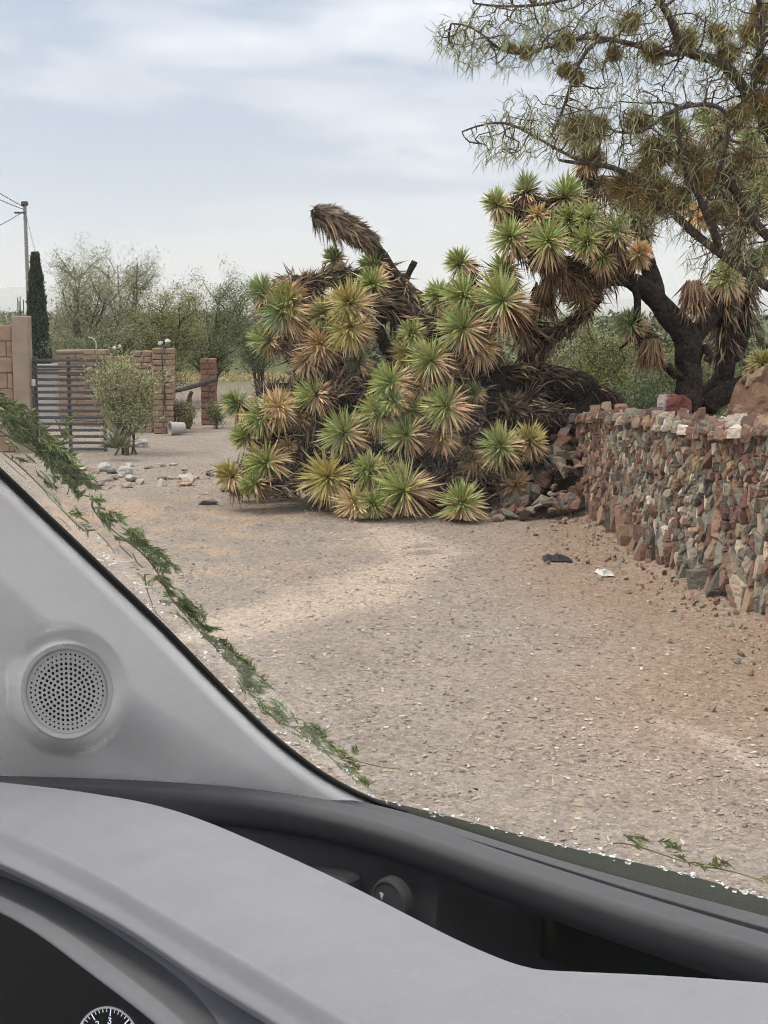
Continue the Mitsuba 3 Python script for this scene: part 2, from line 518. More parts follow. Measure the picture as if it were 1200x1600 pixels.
def stone_wall():
    r = np.random.default_rng(21)
    base = np.array([PZ(p[0], p[1], 0)[:2] for p in [(1420, 1180), (1290, 1060), (1200, 987), (1100, 938), (1000, 878), (948, 838), (900, 803), (868, 774)]])
    hgt = np.array([1.36, 1.34, 1.26, 1.18, 1.12, 1.06, 0.94, 0.62])
    S = np.r_[0, np.cumsum(np.linalg.norm(np.diff(base, axis=0), axis=1))]
    cx, ch = CubicSpline(S, base), PchipInterpolator(S, hgt)
    L = S[-1]

    def frame(s):
        t = unit(cx(s, 1))
        n = np.stack([-t[..., 1], t[..., 0]], -1)          # to the left of the run = towards the road
        return cx(s), t, n

    k = thing("stone_wall", "long dry stone wall of red grey and tan rubble running along the right side of the road", "wall")
    thick = 0.55
    ss = np.linspace(0, L, 60)
    p, t, n = frame(ss)
    if np.mean(n[:, 0]) > 0:
        sgn = -1
    else:
        sgn = 1
    n = n * sgn
    h = ch(ss)
    z0 = np.full(len(ss), -0.1)
    lean = 0.06
    prof = [(-0.05, z0), (-0.05 - lean * 0.5, h * 0.5), (-0.05 - lean, h - 0.06), (-thick + 0.05, h - 0.06), (-thick + 0.02, z0)]
    rows = [np.column_stack([p + n * a, zz]) for a, zz in prof]
    add("core", grid(np.array(rows)), "wall_core", k)

    def cells(s0, s1, nper, tall, seed, v0, v1f, n_pts):
        """Rubble pattern: relaxed points in (s, v), cells clipped to the face."""
        q = np.random.default_rng(seed)
        pts = np.column_stack([q.uniform(s0, s1, n_pts), q.uniform(v0, 1, n_pts)])
        return pts

    stones = []
    # face
    N = 3200
    q = np.random.default_rng(3)
    pts = np.column_stack([q.uniform(-0.1, L + 0.1, N), q.random(N)])
    hh = ch(np.clip(pts[:, 0], 0, L))
    pts[:, 1] = pts[:, 1] * (hh + 0.02) - 0.02
    # thin out near the bottom and at random, so that big and small stones mix
    big = PZ(1135, 930, 0.15)
    keep = q.random(N) < np.clip(0.16 + 0.84 * (pts[:, 1] - 0.05) / 0.40, 0.13, 1) * np.where(q.random(N) < 0.5, 1, np.clip(1.3 * meshkit.noise(np.column_stack([pts * 2.2, pts[:, :1] * 0]), 9), 0.25, 1))
    pts = pts[keep]
    ani = np.array([1.0, 0.66])
    for _ in range(1):
        vor = Voronoi(pts * ani)
        new = pts.copy()
        for i, reg in enumerate(vor.point_region):
            rg = vor.regions[reg]
            if len(rg) and -1 not in rg:
                c = vor.vertices[rg].mean(0) / ani
                if 0 < c[0] < L and -0.05 < c[1] < 1.6:
                    new[i] = pts[i] * 0.45 + c * 0.55
        pts = new
    vor = Voronoi(pts * ani)
    for i, reg in enumerate(vor.point_region):
        rg = vor.regions[reg]
        if not len(rg) or -1 in rg:
            continue
        poly = Polygon(vor.vertices[rg] / ani)
        c = np.array(poly.centroid.coords[0])
        if not (0.02 < c[0] < L - 0.02) or c[1] > ch(c[0]) - 0.01 or c[1] < -0.06:
            continue
        poly = poly.intersection(Polygon([(c[0] - 0.22, c[1] - 0.26), (c[0] + 0.22, c[1] - 0.26), (c[0] + 0.22, c[1] + 0.26), (c[0] - 0.22, c[1] + 0.26)]))
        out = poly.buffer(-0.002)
        inn = poly.buffer(-0.004 - 0.007 * q.random())
        if out.is_empty or inn.is_empty or out.geom_type != "Polygon" or inn.geom_type != "Polygon" or out.area < 0.00025:
            continue
        stones.append(("face", c, np.array(out.exterior.coords)[:-1], np.array(inn.exterior.coords)[:-1]))
    # top layer
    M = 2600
    pt = np.column_stack([q.uniform(0, L, M), q.uniform(-0.09, thick + 0.09, M)])
    vor = Voronoi(pt)
    for i, reg in enumerate(vor.point_region):
        rg = vor.regions[reg]
        if not len(rg) or -1 in rg:
            continue
        poly = Polygon(vor.vertices[rg])
        c = np.array(poly.centroid.coords[0])
        if not (0.02 < c[0] < L - 0.02) or not (0 < c[1] < thick):
            continue
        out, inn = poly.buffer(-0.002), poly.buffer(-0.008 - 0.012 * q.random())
        if out.is_empty or inn.is_empty or out.geom_type != "Polygon" or inn.geom_type != "Polygon" or out.area > 0.009:
            continue
        stones.append(("top", c, np.array(out.exterior.coords)[:-1], np.array(inn.exterior.coords)[:-1]))
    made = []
    for kind, c, out, inn in stones:
        big_ = math.sqrt(Polygon(out).area)
        proud = 0.16 * big_ + q.normal() * 0.012 + 0.008
        tilt = q.normal(size=2) * 0.20
        if len(inn) > 7:
            inn = inn[:: 2]
        pr = []
        for ring, dep in ((out, -0.07), (out, -0.008), (inn, proud)):
            for a in ring:
                dd = dep + (np.dot(tilt, a - c) if dep > -0.05 else 0) + (q.normal() * 0.007 if dep > 0 else 0)
                pr.append((a[0], a[1], dd))
        pr = np.array(pr)
        s_ = np.clip(pr[:, 0], 0, L)
        p_, t_, n_ = frame(s_)
        n_ = n_ * sgn
        if kind == "face":
            bow = -lean * np.clip(pr[:, 1] / 1.2, 0, 1) - 0.02 + 0.05 * (meshkit.noise(np.stack([s_ * 1.3, pr[:, 1] * 1.6, s_ * 0], -1), 4) - 0.5)
            W = np.column_stack([p_ + n_ * (pr[:, 2] + bow)[:, None], pr[:, 1]])
        else:
            W = np.column_stack([p_ - n_ * pr[:, 1][:, None], ch(s_) - 0.06 + np.maximum(pr[:, 2], -0.03) * 1.3 + 0.06 * (meshkit.noise(np.array([[c[0] * 7, c[1] * 7, 0.0]]), 7) - 0.5)])
        try:
            hl = trimesh.convex.convex_hull(W)
        except Exception:
            continue
        ce = W.mean(0)
        redness = np.clip((float(meshkit.fbm(np.array([[c[0] * 0.9, c[1] * 1.3, 3.0]]), 2, 15)[0]) - 0.40) / 0.2, 0, 1)
        pw = PALP * np.where(np.isin(np.arange(len(PAL)), (0, 1, 2, 7, 10)), 0.5 + 2.2 * redness, 1.35 - 0.85 * redness)
        col = PAL[q.choice(len(PAL), p=pw / pw.sum())] * (0.72 + 0.45 * q.random())
        # bigger red slabs stand along the foot of the wall
        if kind == "face" and big_ > 0.11 and q.random() < 0.5:
            col = PAL[q.choice([0, 1, 7])] * (0.9 + 0.3 * q.random())
        d = np.dot(ce - EYE, FWD)
        vis = -0.26 < np.dot(ce - EYE, RIGHT) / d < 0.262
        made.append((big_ / d * vis, np.array(hl.vertices), np.array(hl.faces), col, kind))
    made.sort(key=lambda a: -a[0])
    for i, (sz, v, f, col, kind) in enumerate(made[:300]):
        add("stone", (v, f), "stone_mat", k, color=np.tile(col, (len(v), 1)))
    mb = MB()
    for sz, v, f, col, kind in made[300:]:
        mb.add(v, f, col)
    mb.build("small_stones", "stone_mat", k, kind="stuff", label="smaller and hidden stones packed into the wall")
    # soil and chips washed against the foot of the wall
    sg = np.linspace(0, L, 120)
    p_, t_, n_ = frame(sg)
    n_ = n_ * sgn
    rows = []
    for a in np.linspace(-0.10, 0.42, 14):
        q_ = p_ + n_ * a
        hgt_ = 0.08 * np.clip(1 - (a + 0.02) / 0.40, 0, 1) ** 1.5 * (0.35 + 1.3 * meshkit.fbm(np.column_stack([q_ * 3.0, sg * 0]), 4, 12))
        rows.append(np.column_stack([q_, ground_z(q_[:, 0], q_[:, 1]) + hgt_ - 0.004]))
    put("verge", grid(np.array(rows)), "ground_dirt", smooth=True)
    labels["verge"] = {"kind": "structure", "label": "bank of soil and chips along the foot of the stone wall"}
    mb = MB()
    for i in range(520):
        a, sv = abs(q.normal()) * 0.22 + 0.03, q.uniform(0, L)
        p1, _, n1 = frame(np.array([sv]))
        xy = (p1 + n1 * sgn * a)[0]
        z_ = ground_z(xy[0], xy[1]) + 0.08 * max(1 - (a + 0.02) / 0.40, 0) ** 1.5 * (0.35 + 1.3 * float(meshkit.fbm(np.array([[*(xy * 3.0), 0.0]]), 4, 12)[0]))
        sz_ = 0.015 + 0.05 * q.random() ** 3
        v, f = rock((sz_ * 1.3, sz_, sz_ * 0.8), int(q.integers(1e6)), 10)
        mb.add(v @ rand_rot(q).T + [xy[0], xy[1], z_ + sz_ * 0.15], f, PAL[q.choice(len(PAL), p=PALP)] * 1.1)
    labels["fallen_chips"] = {"label": "small stone chips fallen along the foot of the stone wall", "category": "stone chips", "kind": "stuff"}
    put("fallen_chips", mb.mesh(), "stone_mat", color=mb.color())
    return frame, ch, L, sgn


def stone_bump(p, n, uv):
    return 0.012 * fbm(p.x * 60, p.y * 60, p.z * 60, 4) + 0.022 * fbm(p.x * 24 + 5, p.y * 24, p.z * 24, 3)


scene["stone_mat"] = {"type": "bumpmap", "scale": 1.0, "arbitrary": proc(stone_bump, 0.002), "bsdf": two({"type": "principled", "base_color": VCOL, "roughness": 0.7, "specular": 0.25})}
wall_frame, wall_h, wall_L, wall_sgn = stone_wall()

# loose rocks: the red boulder on the wall, the rubble spilled at the wall's far end, the stony bank behind
def rock_thing(name, at, size, color, seed, label, cat="rock", group=None, n=22, rot=0.0, col2=None):
    v, f = rock(size, seed, n)
    m = trimesh.Trimesh(v, f).subdivide().subdivide()
    v, f = np.array(m.vertices), np.array(m.faces)
    s = max(size)
    v = v + (meshkit.fbm(v / s * 5 + seed, 3, seed)[:, None] - 0.5) * unit(v) * s * 0.10
    v = rot_z(v, rot) + at
    c = np.tile(np.asarray(color, float), (len(v), 1))
    if col2 is not None:
        c[v[:, 0] < at[0] - size[0] * 0.2] = col2
    k = key_for(name)
    scene[k] = mikit.ply((v, f), "stone_mat", color=c, smooth=False)
    labels[k] = {"label": label, "category": cat}
    if group:
        labels[k]["group"] = group


b = PY(1052, 632, 11.6)
rock_thing("boulder", b, (0.33, 0.28, 0.24), (0.17, 0.065, 0.055), 41, "red boulder with a pale left side lying on top of the stone wall", "boulder", col2=(0.42, 0.40, 0.38))


def bank():
    r = np.random.default_rng(8)
    c = PY(1175, 655, 13.0)
    gxx, gyy = np.meshgrid(np.linspace(-0.62, 1.6, 70), np.linspace(-0.5, 1.4, 50))
    hgt = 1.28 * np.exp(-((gxx - 0.35) / 0.62) ** 4 * 0.8) * np.exp(-((gyy - 0.4) / 0.7) ** 4)
    P = np.stack([gxx + c[0], gyy + c[1], hgt], -1)
    nz = meshkit.fbm(P * 4.0, 4, 5) - 0.5
    P[..., 2] = P[..., 2] * (1 + 0.5 * nz) - 0.05
    put("earth_bank__soil", grid(P), "bank_mat", smooth=True)
    for i in range(34):
        a, b2 = r.integers(0, 26), r.integers(3, 66)
        s_ = r.uniform(0.06, 0.20)
        v, f = rock((s_ * 1.3, s_, s_ * 0.8), int(r.integers(1e6)), 12)
        col = np.array([[0.24, 0.17, 0.125], [0.19, 0.13, 0.10], [0.29, 0.22, 0.17]])[r.choice(3)]
        add("stone", (v @ rand_rot(r).T + P[a, b2], f), "stone_mat", "earth_bank", color=np.tile(col, (len(v), 1)))
    labels["earth_bank"] = {"label": "heap of brown earth and stones behind the wall beside the yucca trunk", "category": "earth heap"}


scene["bank_mat"] = {"type": "bumpmap", "scale": 1.0, "arbitrary": proc(lambda p, n, uv: 0.05 * fbm(p.x * 16, p.y * 16, p.z * 16, 4), 0.004),
                     "bsdf": two({"type": "diffuse", "reflectance": proc(lambda p, n, uv: mix((0.13, 0.085, 0.06), (0.26, 0.175, 0.125), fbm(p.x * 11, p.y * 11, p.z * 11, 4)))})}
bank()


def rubble():
    r = np.random.default_rng(77)
    k = thing("rubble_heap", "heap of dark stones spilled from the broken wall end under the fallen yucca", "rubble")
    n = 0
    items = []
    for i in range(260):
        px = r.uniform(770, 905)
        Y = r.uniform(13.6, 15.0)
        g = PY(px, 800, Y)
        x, y = g[0], g[1]
        h = 0.75 * np.clip((px - 770) / 110, 0, 1) ** 1.3 * np.clip((Y - 13.5) / 0.8, 0, 1)
        z = h * (0.85 + 0.2 * r.random())
        s = r.uniform(0.07, 0.19)
        items.append((x, y, z + s * 0.12, s))
    for x, y, z, s in items:
        v, f = rock((s * 1.2, s, s * 0.7), int(r.integers(1e6)), 12)
        v = v @ rand_rot(r).T * np.array([1, 1, 0.85]) + [x, y, z]
        col = PAL[r.choice([0, 2, 4, 8, 3, 10])] * (0.8 + 0.4 * r.random())
        add("stone", (v, f), "stone_mat", k, color=np.tile(col, (len(v), 1)))
    mb = MB()
    gxx, gyy = np.meshgrid(np.linspace(-0.2, 0.85, 30), np.linspace(0, 1.4, 30))
    c = PY(800, 800, 13.7)
    hgt = 0.66 * np.clip(gxx / 0.7, 0, 1) ** 1.3 * np.clip(gyy / 0.8, 0, 1) * np.clip((0.85 - gxx) / 0.1, 0, 1)
    v, f = grid(np.stack([gxx + c[0], gyy + c[1], hgt - 0.03], -1))
    add("soil", (v, f), "wall_core", k)


rubble()

# ------------------------------------------------------------------ yuccas
GREEN = np.array([0.32, 0.375, 0.155])
BLUEGREEN = np.array([0.25, 0.32, 0.17])
YELLOWG = np.array([0.40, 0.36, 0.14])
TAN = np.array([0.62, 0.48, 0.30])
BROWN = np.array([0.26, 0.18, 0.12])
GREYB = np.array([0.17, 0.135, 0.105])


def perp(a, r):
    b = unit(np.cross(a, r.normal(size=3)))
    return b, np.cross(a, b)


def rosette(parent, c, axis, R, seed, tone="green", n=210, droop=0.05, dry_from=82, dry_to=150, label=None, dry_side=(0.75, 0.1, -0.6)):
    """One leaf rosette: a ball of stiff narrow leaves, green round the tip, dry and bent back behind it."""
    r = np.random.default_rng(seed)
    axis = unit(axis)
    a, b = perp(axis, r)
    i = np.arange(n)
    u = (i + 0.5) / n
    th = np.radians(6 + (dry_to - 6) * u ** 0.8)
    ph = i * 2.39996 + r.normal(size=n) * 0.25
    th = th + r.normal(size=n) * 0.10
    R = R * (0.9 + 0.25 * r.random())
    d = np.cos(th)[:, None] * axis + np.sin(th)[:, None] * (np.cos(ph)[:, None] * a + np.sin(ph)[:, None] * b)
    lim = np.radians(dry_from) + r.normal(size=n) * 0.15 - np.radians(46) * (d @ unit(dry_side)) * r.uniform(0.6, 1.15)
    dry = th > lim
    L = R * (0.80 + 0.26 * r.random(n)) * np.where(dry, 0.95, 1.0)
    base = c + d * 0.018 - axis * 0.05 * (th / 2.5)[:, None]
    bend = np.zeros((n, 3))
    bend[:, 2] = -droop * L * np.where(dry, 1.8, 0.6)
    bend += -axis * (0.10 * L * dry)[:, None] + r.normal(size=(n, 3)) * (np.where(r.random(n) < 0.15, 0.16, 0.05) * L)[:, None]
    w = 0.0145 + 0.006 * r.random(n)
    side = unit(np.cross(d, axis + r.normal(size=(n, 3)) * 0.4))
    g0 = {"green": GREEN, "blue": BLUEGREEN, "yellow": YELLOWG, "tan": TAN}[tone]
    inner = np.clip(1 - th / 0.9, 0, 1)[:, None]
    cg = jitter(g0, n, 0.16, r) * (1 + 0.25 * inner)
    cd = jitter(TAN, n, 0.2, r)
    old = (th > np.radians(dry_from + 36)) | (r.random(n) < 0.12)
    cd[old] = jitter(BROWN, n, 0.22, r)[old]
    some = (r.random(n) < 0.16) & ~dry
    cg[some] = jitter(YELLOWG, n, 0.15, r)[some]
    v, f, col = blades(base, d, L, w, np.where(dry[:, None], cd, cg), bend, 0.6, side, 0.22, r)
    gz = 0.01 + 0.0 * v[:, 0]
    v[:, 2] = np.maximum(v[:, 2], gz + 0.02 * r.random(len(v)))
    fd = np.tile(dry, 3)

    def sub(mask):
        ff = f[mask]
        used = np.unique(ff)
        remap = np.zeros(len(v), int)
        remap[used] = np.arange(len(used))
        return (v[used], remap[ff]), col[used]

    m, cc = sub(~fd) if (~fd).any() else sub(fd)
    k = add("leaf_rosette", m, "leaf_mat", parent, color=cc, label=label)
    if (~fd).any() and fd.any():
        m, cc = sub(fd)
        add("dry_leaves", m, "dead_mat", k, color=cc)
    return k


def thatch(mb, pts, rad, seed, dens=260, length=0.24, color=None, spread=0.5, droop=0.35, backwards=True):
    """Dead leaves hanging back along a branch."""
    r = np.random.default_rng(seed)
    pts = np.asarray(pts)
    seg = np.linalg.norm(np.diff(pts, axis=0), axis=1)
    S = np.r_[0, np.cumsum(seg)]
    n = max(8, int(dens * S[-1]))
    s = r.random(n) * S[-1]
    p = np.stack([np.interp(s, S, pts[:, k]) for k in range(3)], -1)
    t = unit(np.stack([np.interp(s, S, np.gradient(pts[:, k])) for k in range(3)], -1))
    if backwards:
        t = -t
    o = unit(np.cross(t, r.normal(size=(n, 3))))
    rr = np.interp(s, S, np.broadcast_to(rad, (len(pts),)))[:, None]
    d = unit(t * (1 - spread) + o * (spread * (0.35 + 0.9 * r.random((n, 1)))) + r.normal(size=(n, 3)) * 0.10)
    L = length * (0.6 + 0.6 * r.random(n))
    bend = r.normal(size=(n, 3)) * 0.03
    bend[:, 2] -= droop * L * r.random(n)
    c0 = jitter(GREYB if color is None else color, n, 0.3, r)
    tan = r.random(n) < 0.16
    c0[tan] = jitter(TAN * 0.72, n, 0.2, r)[tan]
    v, f, c = blades(p + o * rr * 0.9, d, L, 0.013 + 0.006 * r.random(n), c0, bend, 0.5, None, 0.15, r)
    v[:, 2] = np.maximum(v[:, 2], 0.008)
    mb.add(v, f, c)


def px_line(pts, n=24, rmin=0.01):
    """Rows (px, py, Y, radius in px) -> smooth world points and radii in metres."""
    W = np.array([[*PY(a, b, Y), rp * Y / F] for a, b, Y, rp in pts])
    W = spline(W, n)
    return W[:, :3], np.maximum(W[:, 3], rmin)


class Yucca:
    def __init__(self, key):
        self.k, self.skel, self.seed = key, [], abs(hash(key)) % 1 + 100

    def limb(self, name, pts, n=26, sides=14, lump=0.22, thatched=None, dens=300, length=0.22, cap=True):
        p, rad = px_line(pts, n)
        self.seed += 1
        v, f = tube(p, rad, sides, lump, self.seed, freq=9)
        v[:, 2] = np.maximum(v[:, 2], 0.0)
        k = add(name, (v, f), "bark", self.k, smooth=True)
        for q, rr in zip(p, rad):
            self.skel.append((*q, rr))
        if thatched:
            a, b = thatched
            i0, i1 = int(a * (n - 1)), max(int(b * (n - 1)), int(a * (n - 1)) + 2)
            mb = MB()
            thatch(mb, p[i0:i1 + 1], rad[i0:i1 + 1], self.seed, dens, length)
            mb.build("dead_leaves", "dead_mat", k)
        return p, rad

    def head(self, px, py, rpx, axis, tone="green", Y=14.2, n=210, stem=0.34, dry_from=82, dry_to=150, skirt=200, droop=0.05, label=None):
        self.seed += 1
        c = PY(px, py, Y)
        R = rpx * Y / F * 1.17
        c[2] = max(c[2], 0.06)
        rj = np.random.default_rng(self.seed * 13 + 5)
        axis = unit(unit(axis) + rj.normal(size=3) * 0.22)
        R *= rj.uniform(0.86, 1.14)
        droop = droop + 0.16 * rj.random() ** 2
        rosette(self.k, c, axis, R, self.seed * 7 + 1, tone, n, droop, dry_from, dry_to, label)
        if stem:
            sk = np.array(self.skel)
            e = c - axis * stem
            e[2] = max(e[2], 0.10)
            i = np.argmin(np.linalg.norm(sk[:, :3] - e, axis=1) + np.where(sk[:, 1] < c[1] - 0.1, 0.6, 0))
            q = sk[i, :3]
            pts = spline(np.array([c - axis * 0.03, c - axis * stem * 0.5, e * 0.6 + q * 0.4, q]), 14)
            pts[:, 2] = np.maximum(pts[:, 2], 0.05)
            rad = np.linspace(0.034, min(0.075, sk[i, 3]), 14)
            v, f = tube(pts, rad, 9, 0.25, self.seed, freq=12)
            k = add("branch", (v, f), "bark", self.k, smooth=True)
            mb = MB()
            m = np.linalg.norm(np.diff(pts, axis=0), axis=1).cumsum()
            j = int(np.searchsorted(m, 0.75)) + 2
            thatch(mb, pts[:j][::-1][::-1], rad[:j], self.seed, skirt, 0.20, spread=0.45, backwards=False)
            mb.build("dead_leaves", "dead_mat", k)
        return c


fy = Yucca(thing("fallen_yucca", "huge fallen tree yucca with green and dry leaf rosettes lying across the road", "yucca tree"))
fy.limb("trunk", [(1010, 668, 16.4, 27.2), (960, 648, 15.7, 27.2), (915, 618, 15.1, 28.8), (868, 600, 14.8, 27.2), (815, 592, 14.7, 24), (760, 604, 14.7, 25.6), (700, 602, 14.7, 26.4), (640, 606, 14.8, 24), (570, 604, 14.8, 20.8), (500, 606, 14.7, 13.6), (415, 606, 14.7, 7.2)], 60, 20, 0.28)
fy.limb("branch", [(905, 618, 15.0, 24), (880, 660, 14.8, 27.2), (835, 664, 14.6, 28.8), (780, 640, 14.5, 27.2), (720, 632, 14.5, 24), (660, 650, 14.5, 20.8), (610, 690, 14.4, 16)], 40, 16, 0.26, (0.5, 1))
fy.limb("branch", [(868, 660, 14.8, 24), (850, 700, 14.7, 27.2), (800, 700, 14.6, 20.8), (740, 690, 14.5, 19.2), (700, 720, 14.4, 14.4)], 30, 14, 0.26, (0.5, 1))
fy.limb("branch", [(846, 596, 14.8, 12), (842, 560, 14.8, 11.2), (858, 530, 14.8, 12), (892, 506, 14.9, 11.2), (920, 480, 14.9, 9.6), (940, 462, 14.9, 7.2)], 24, 12, 0.3)
fy.limb("branch", [(775, 600, 14.7, 19.2), (730, 560, 14.8, 22.4), (690, 520, 14.9, 24), (655, 482, 14.9, 20.8), (625, 446, 14.9, 14.4), (610, 424, 14.9, 11.2), (592, 396, 14.9, 11.2), (562, 372, 14.8, 12.8), (530, 347, 14.7, 12), (494, 334, 14.6, 6.4)], 50, 16, 0.25)
# the drooping dead tip: a thick coat of old leaves
p, rad = px_line([(575, 378, 14.85, 14), (545, 356, 14.75, 20), (515, 340, 14.7, 20), (492, 332, 14.6, 14)], 14)
mb = MB()
thatch(mb, p, rad * 0.8, 51, 1900, 0.13, np.array([0.21, 0.175, 0.145]), 0.2, 0.2, backwards=True)
thatch(mb, p[8:], rad[8:] * 0.8, 52, 1300, 0.15, np.array([0.25, 0.21, 0.17]), 0.4, 1.3, backwards=True)
thatch(mb, p[:9], rad[:9] * 0.8, 53, 900, 0.09, GREYB * 0.9, 0.3, 0.2, backwards=True)
mb.build("dead_tip_leaves", "dead_mat", fy.k, label="drooping grey tip of dead leaves on the highest limb")
fy.limb("branch", [(665, 475, 14.9, 16), (620, 458, 14.9, 14.4), (575, 440, 14.8, 11.2), (535, 432, 14.8, 9.6), (490, 438, 14.7, 8.8), (450, 450, 14.6, 7.2)], 30, 12, 0.3, (0.35, 1), 800, 0.12)
fy.limb("branch", [(690, 505, 14.8, 17.6), (640, 488, 14.8, 17.6), (600, 470, 14.7, 12.8), (560, 478, 14.5, 9.6)], 24, 12, 0.3, (0.55, 1), 420, 0.2)
fy.limb("branch", [(700, 575, 14.7, 16), (665, 560, 14.8, 12.8), (640, 525, 14.8, 11.2), (608, 490, 14.8, 9.6), (596, 500, 14.7, 9.6)], 24, 12, 0.3, (0.2, 0.8), 500, 0.16)
fy.limb("branch", [(510, 604, 14.7, 12.8), (486, 578, 14.7, 12.8), (470, 548, 14.7, 12), (468, 515, 14.6, 9.6), (450, 480, 14.5, 7.2)], 24, 12, 0.3, (0.4, 1), 500, 0.18)
fy.limb("branch", [(540, 604, 14.75, 14.4), (512, 636, 14.6, 14.4), (494, 676, 14.5, 12.8), (480, 720, 14.4, 9.6)], 20, 12, 0.3, (0.3, 1), 500, 0.2)
fy.limb("branch", [(612, 560, 14.7, 9.6), (600, 535, 14.7, 9.6), (590, 510, 14.7, 8)], 14, 10, 0.3)
fy.limb("branch", [(630, 445, 14.9, 7.2), (640, 425, 14.9, 4.8), (648, 408, 14.9, 4.8)], 12, 8, 0.3)
fy.limb("branch", [(610, 690, 14.4, 16), (590, 730, 14.3, 14.4), (560, 752, 14.1, 9.6)], 14, 10, 0.3, (0, 1), 500, 0.2)
fy.limb("branch", [(700, 720, 14.4, 16), (690, 750, 14.2, 14.4), (660, 765, 14.0, 9.6)], 14, 10, 0.3, (0, 1), 500, 0.2)
LF = (-0.55, -0.75, 0.35)
heads = [  # px, py, radius px, axis, tone, Y
    (412, 455, 27, (-0.8, -0.4, 0.6), "blue", 14.5), (442, 485, 34, (-0.7, -0.6, 0.1), "blue", 14.35), (522, 402, 18, (-0.2, -0.2, 1), "blue", 14.9), (546, 474, 34, (-0.2, -0.8, 0.6), "yellow", 14.25),
    (546, 512, 35, (-0.65, -0.7, -0.05), "yellow", 14.2), (583, 414, 22, (-0.5, -0.3, 0.8), "green", 14.85), (583, 443, 24, (-0.7, -0.6, 0.2), "green", 14.6), (416, 531, 28, (-0.85, -0.4, 0.1), "green", 14.5),
    (500, 536, 28, (-0.2, -0.5, 0.4), "tan", 14.4), (560, 563, 24, (-0.6, -0.5, 0.3), "blue", 14.5), (371, 630, 27, (-0.8, -0.4, 0.3), "blue", 14.5), (436, 636, 31, (0.3, -0.7, 0.4), "tan", 14.3),
    (408, 650, 31, (-0.55, -0.75, 0.1), "green", 14.3), (490, 616, 28, (-0.75, -0.6, 0.2), "green", 14.3), (384, 682, 24, (-0.7, -0.5, -0.1), "green", 14.4), (537, 676, 36, (-0.65, -0.72, 0.15), "green", 14.1),
    (610, 598, 36, (-0.8, -0.5, 0.35), "green", 14.05), (613, 626, 24, (-0.6, -0.7, 0.1), "green", 13.95), (672, 561, 38, (-0.5, -0.6, 0.55), "green", 14.05), (592, 645, 31, (-0.8, -0.55, 0.15), "green", 14.05),
    (632, 680, 37, (-0.75, -0.62, 0.0), "green", 13.95), (416, 722, 37, (-0.75, -0.6, 0.1), "green", 14.2), (358, 742, 25, (-0.7, -0.3, 0.3), "yellow", 14.3), (396, 756, 24, (-0.6, -0.5, 0.3), "green", 14.1),
    (512, 746, 40, (-0.15, -0.95, 0.2), "yellow", 13.95), (577, 732, 30, (-0.5, -0.8, 0.2), "green", 13.9), (556, 788, 28, (0.3, -0.9, 0.1), "tan", 13.75), (583, 786, 32, (-0.5, -0.8, 0.25), "green", 13.7),
    (630, 766, 47, (-0.68, -0.7, 0.0), "green", 13.75), (718, 410, 23, (-0.4, -0.4, 0.8), "green", 14.8), (686, 462, 32, (-0.7, -0.65, 0.2), "green", 14.4), (724, 463, 34, (-0.5, -0.8, 0.25), "green", 14.25),
    (784, 468, 40, (-0.25, -0.93, 0.2), "green", 14.15), (786, 424, 28, (-0.2, -0.7, 0.7), "green", 14.5), (722, 512, 40, (-0.65, -0.6, 0.35), "green", 14.1), (696, 634, 32, (-0.7, -0.68, 0.1), "green", 13.95),
    (782, 697, 42, (-0.6, -0.75, 0.15), "green", 13.9), (828, 688, 28, (-0.35, -0.75, 0.4), "yellow", 14.0), (722, 786, 32, (-0.1, -0.75, 0.65), "green", 13.6), (740, 612, 18, (-0.3, -0.6, 0.7), "blue", 14.3),
    (808, 755, 22, (0.2, -0.7, 0.2), "tan", 14.1), (660, 605, 26, (0.4, -0.8, 0.1), "tan", 14.2), (750, 540, 30, (0.6, -0.6, 0.1), "tan", 14.25), (455, 500, 30, (0.5, -0.7, 0.2), "tan", 14.5), (690, 680, 34, (0.55, -0.7, -0.1), "tan", 14.1),
    (820, 520, 22, (0.1, -0.7, 0.6), "yellow", 14.6), (570, 660, 26, (-0.6, -0.7, 0.2), "green", 14.3), (640, 640, 26, (0.2, -0.9, 0.0), "green", 14.1), (600, 742, 30, (-0.3, -0.9, 0.1), "green", 13.95),
    (480, 560, 26, (-0.2, -0.8, 0.3), "tan", 14.5),
]
rh = np.random.default_rng(404)
for i in range(22):
    cx, cy, rx, ry = [(620, 690, 90, 80), (440, 680, 50, 60), (720, 560, 80, 70), (480, 500, 50, 40), (760, 660, 50, 60)][i % 5]
    heads.append((cx + rx * rh.uniform(-1, 1), cy + ry * rh.uniform(-1, 1), rh.uniform(20, 32), (rh.normal() * 0.7, -0.5 - 0.4 * rh.random(), rh.normal() * 0.5 - 0.2), ["tan", "tan", "yellow", "green"][i % 4], 14.35 + 0.2 * rh.random()))
for h in heads:
    fy.head(*h, n=300)
fy.head(905, 466, 27, (-0.7, -0.5, 0.3), "blue", 14.8, stem=0.2)
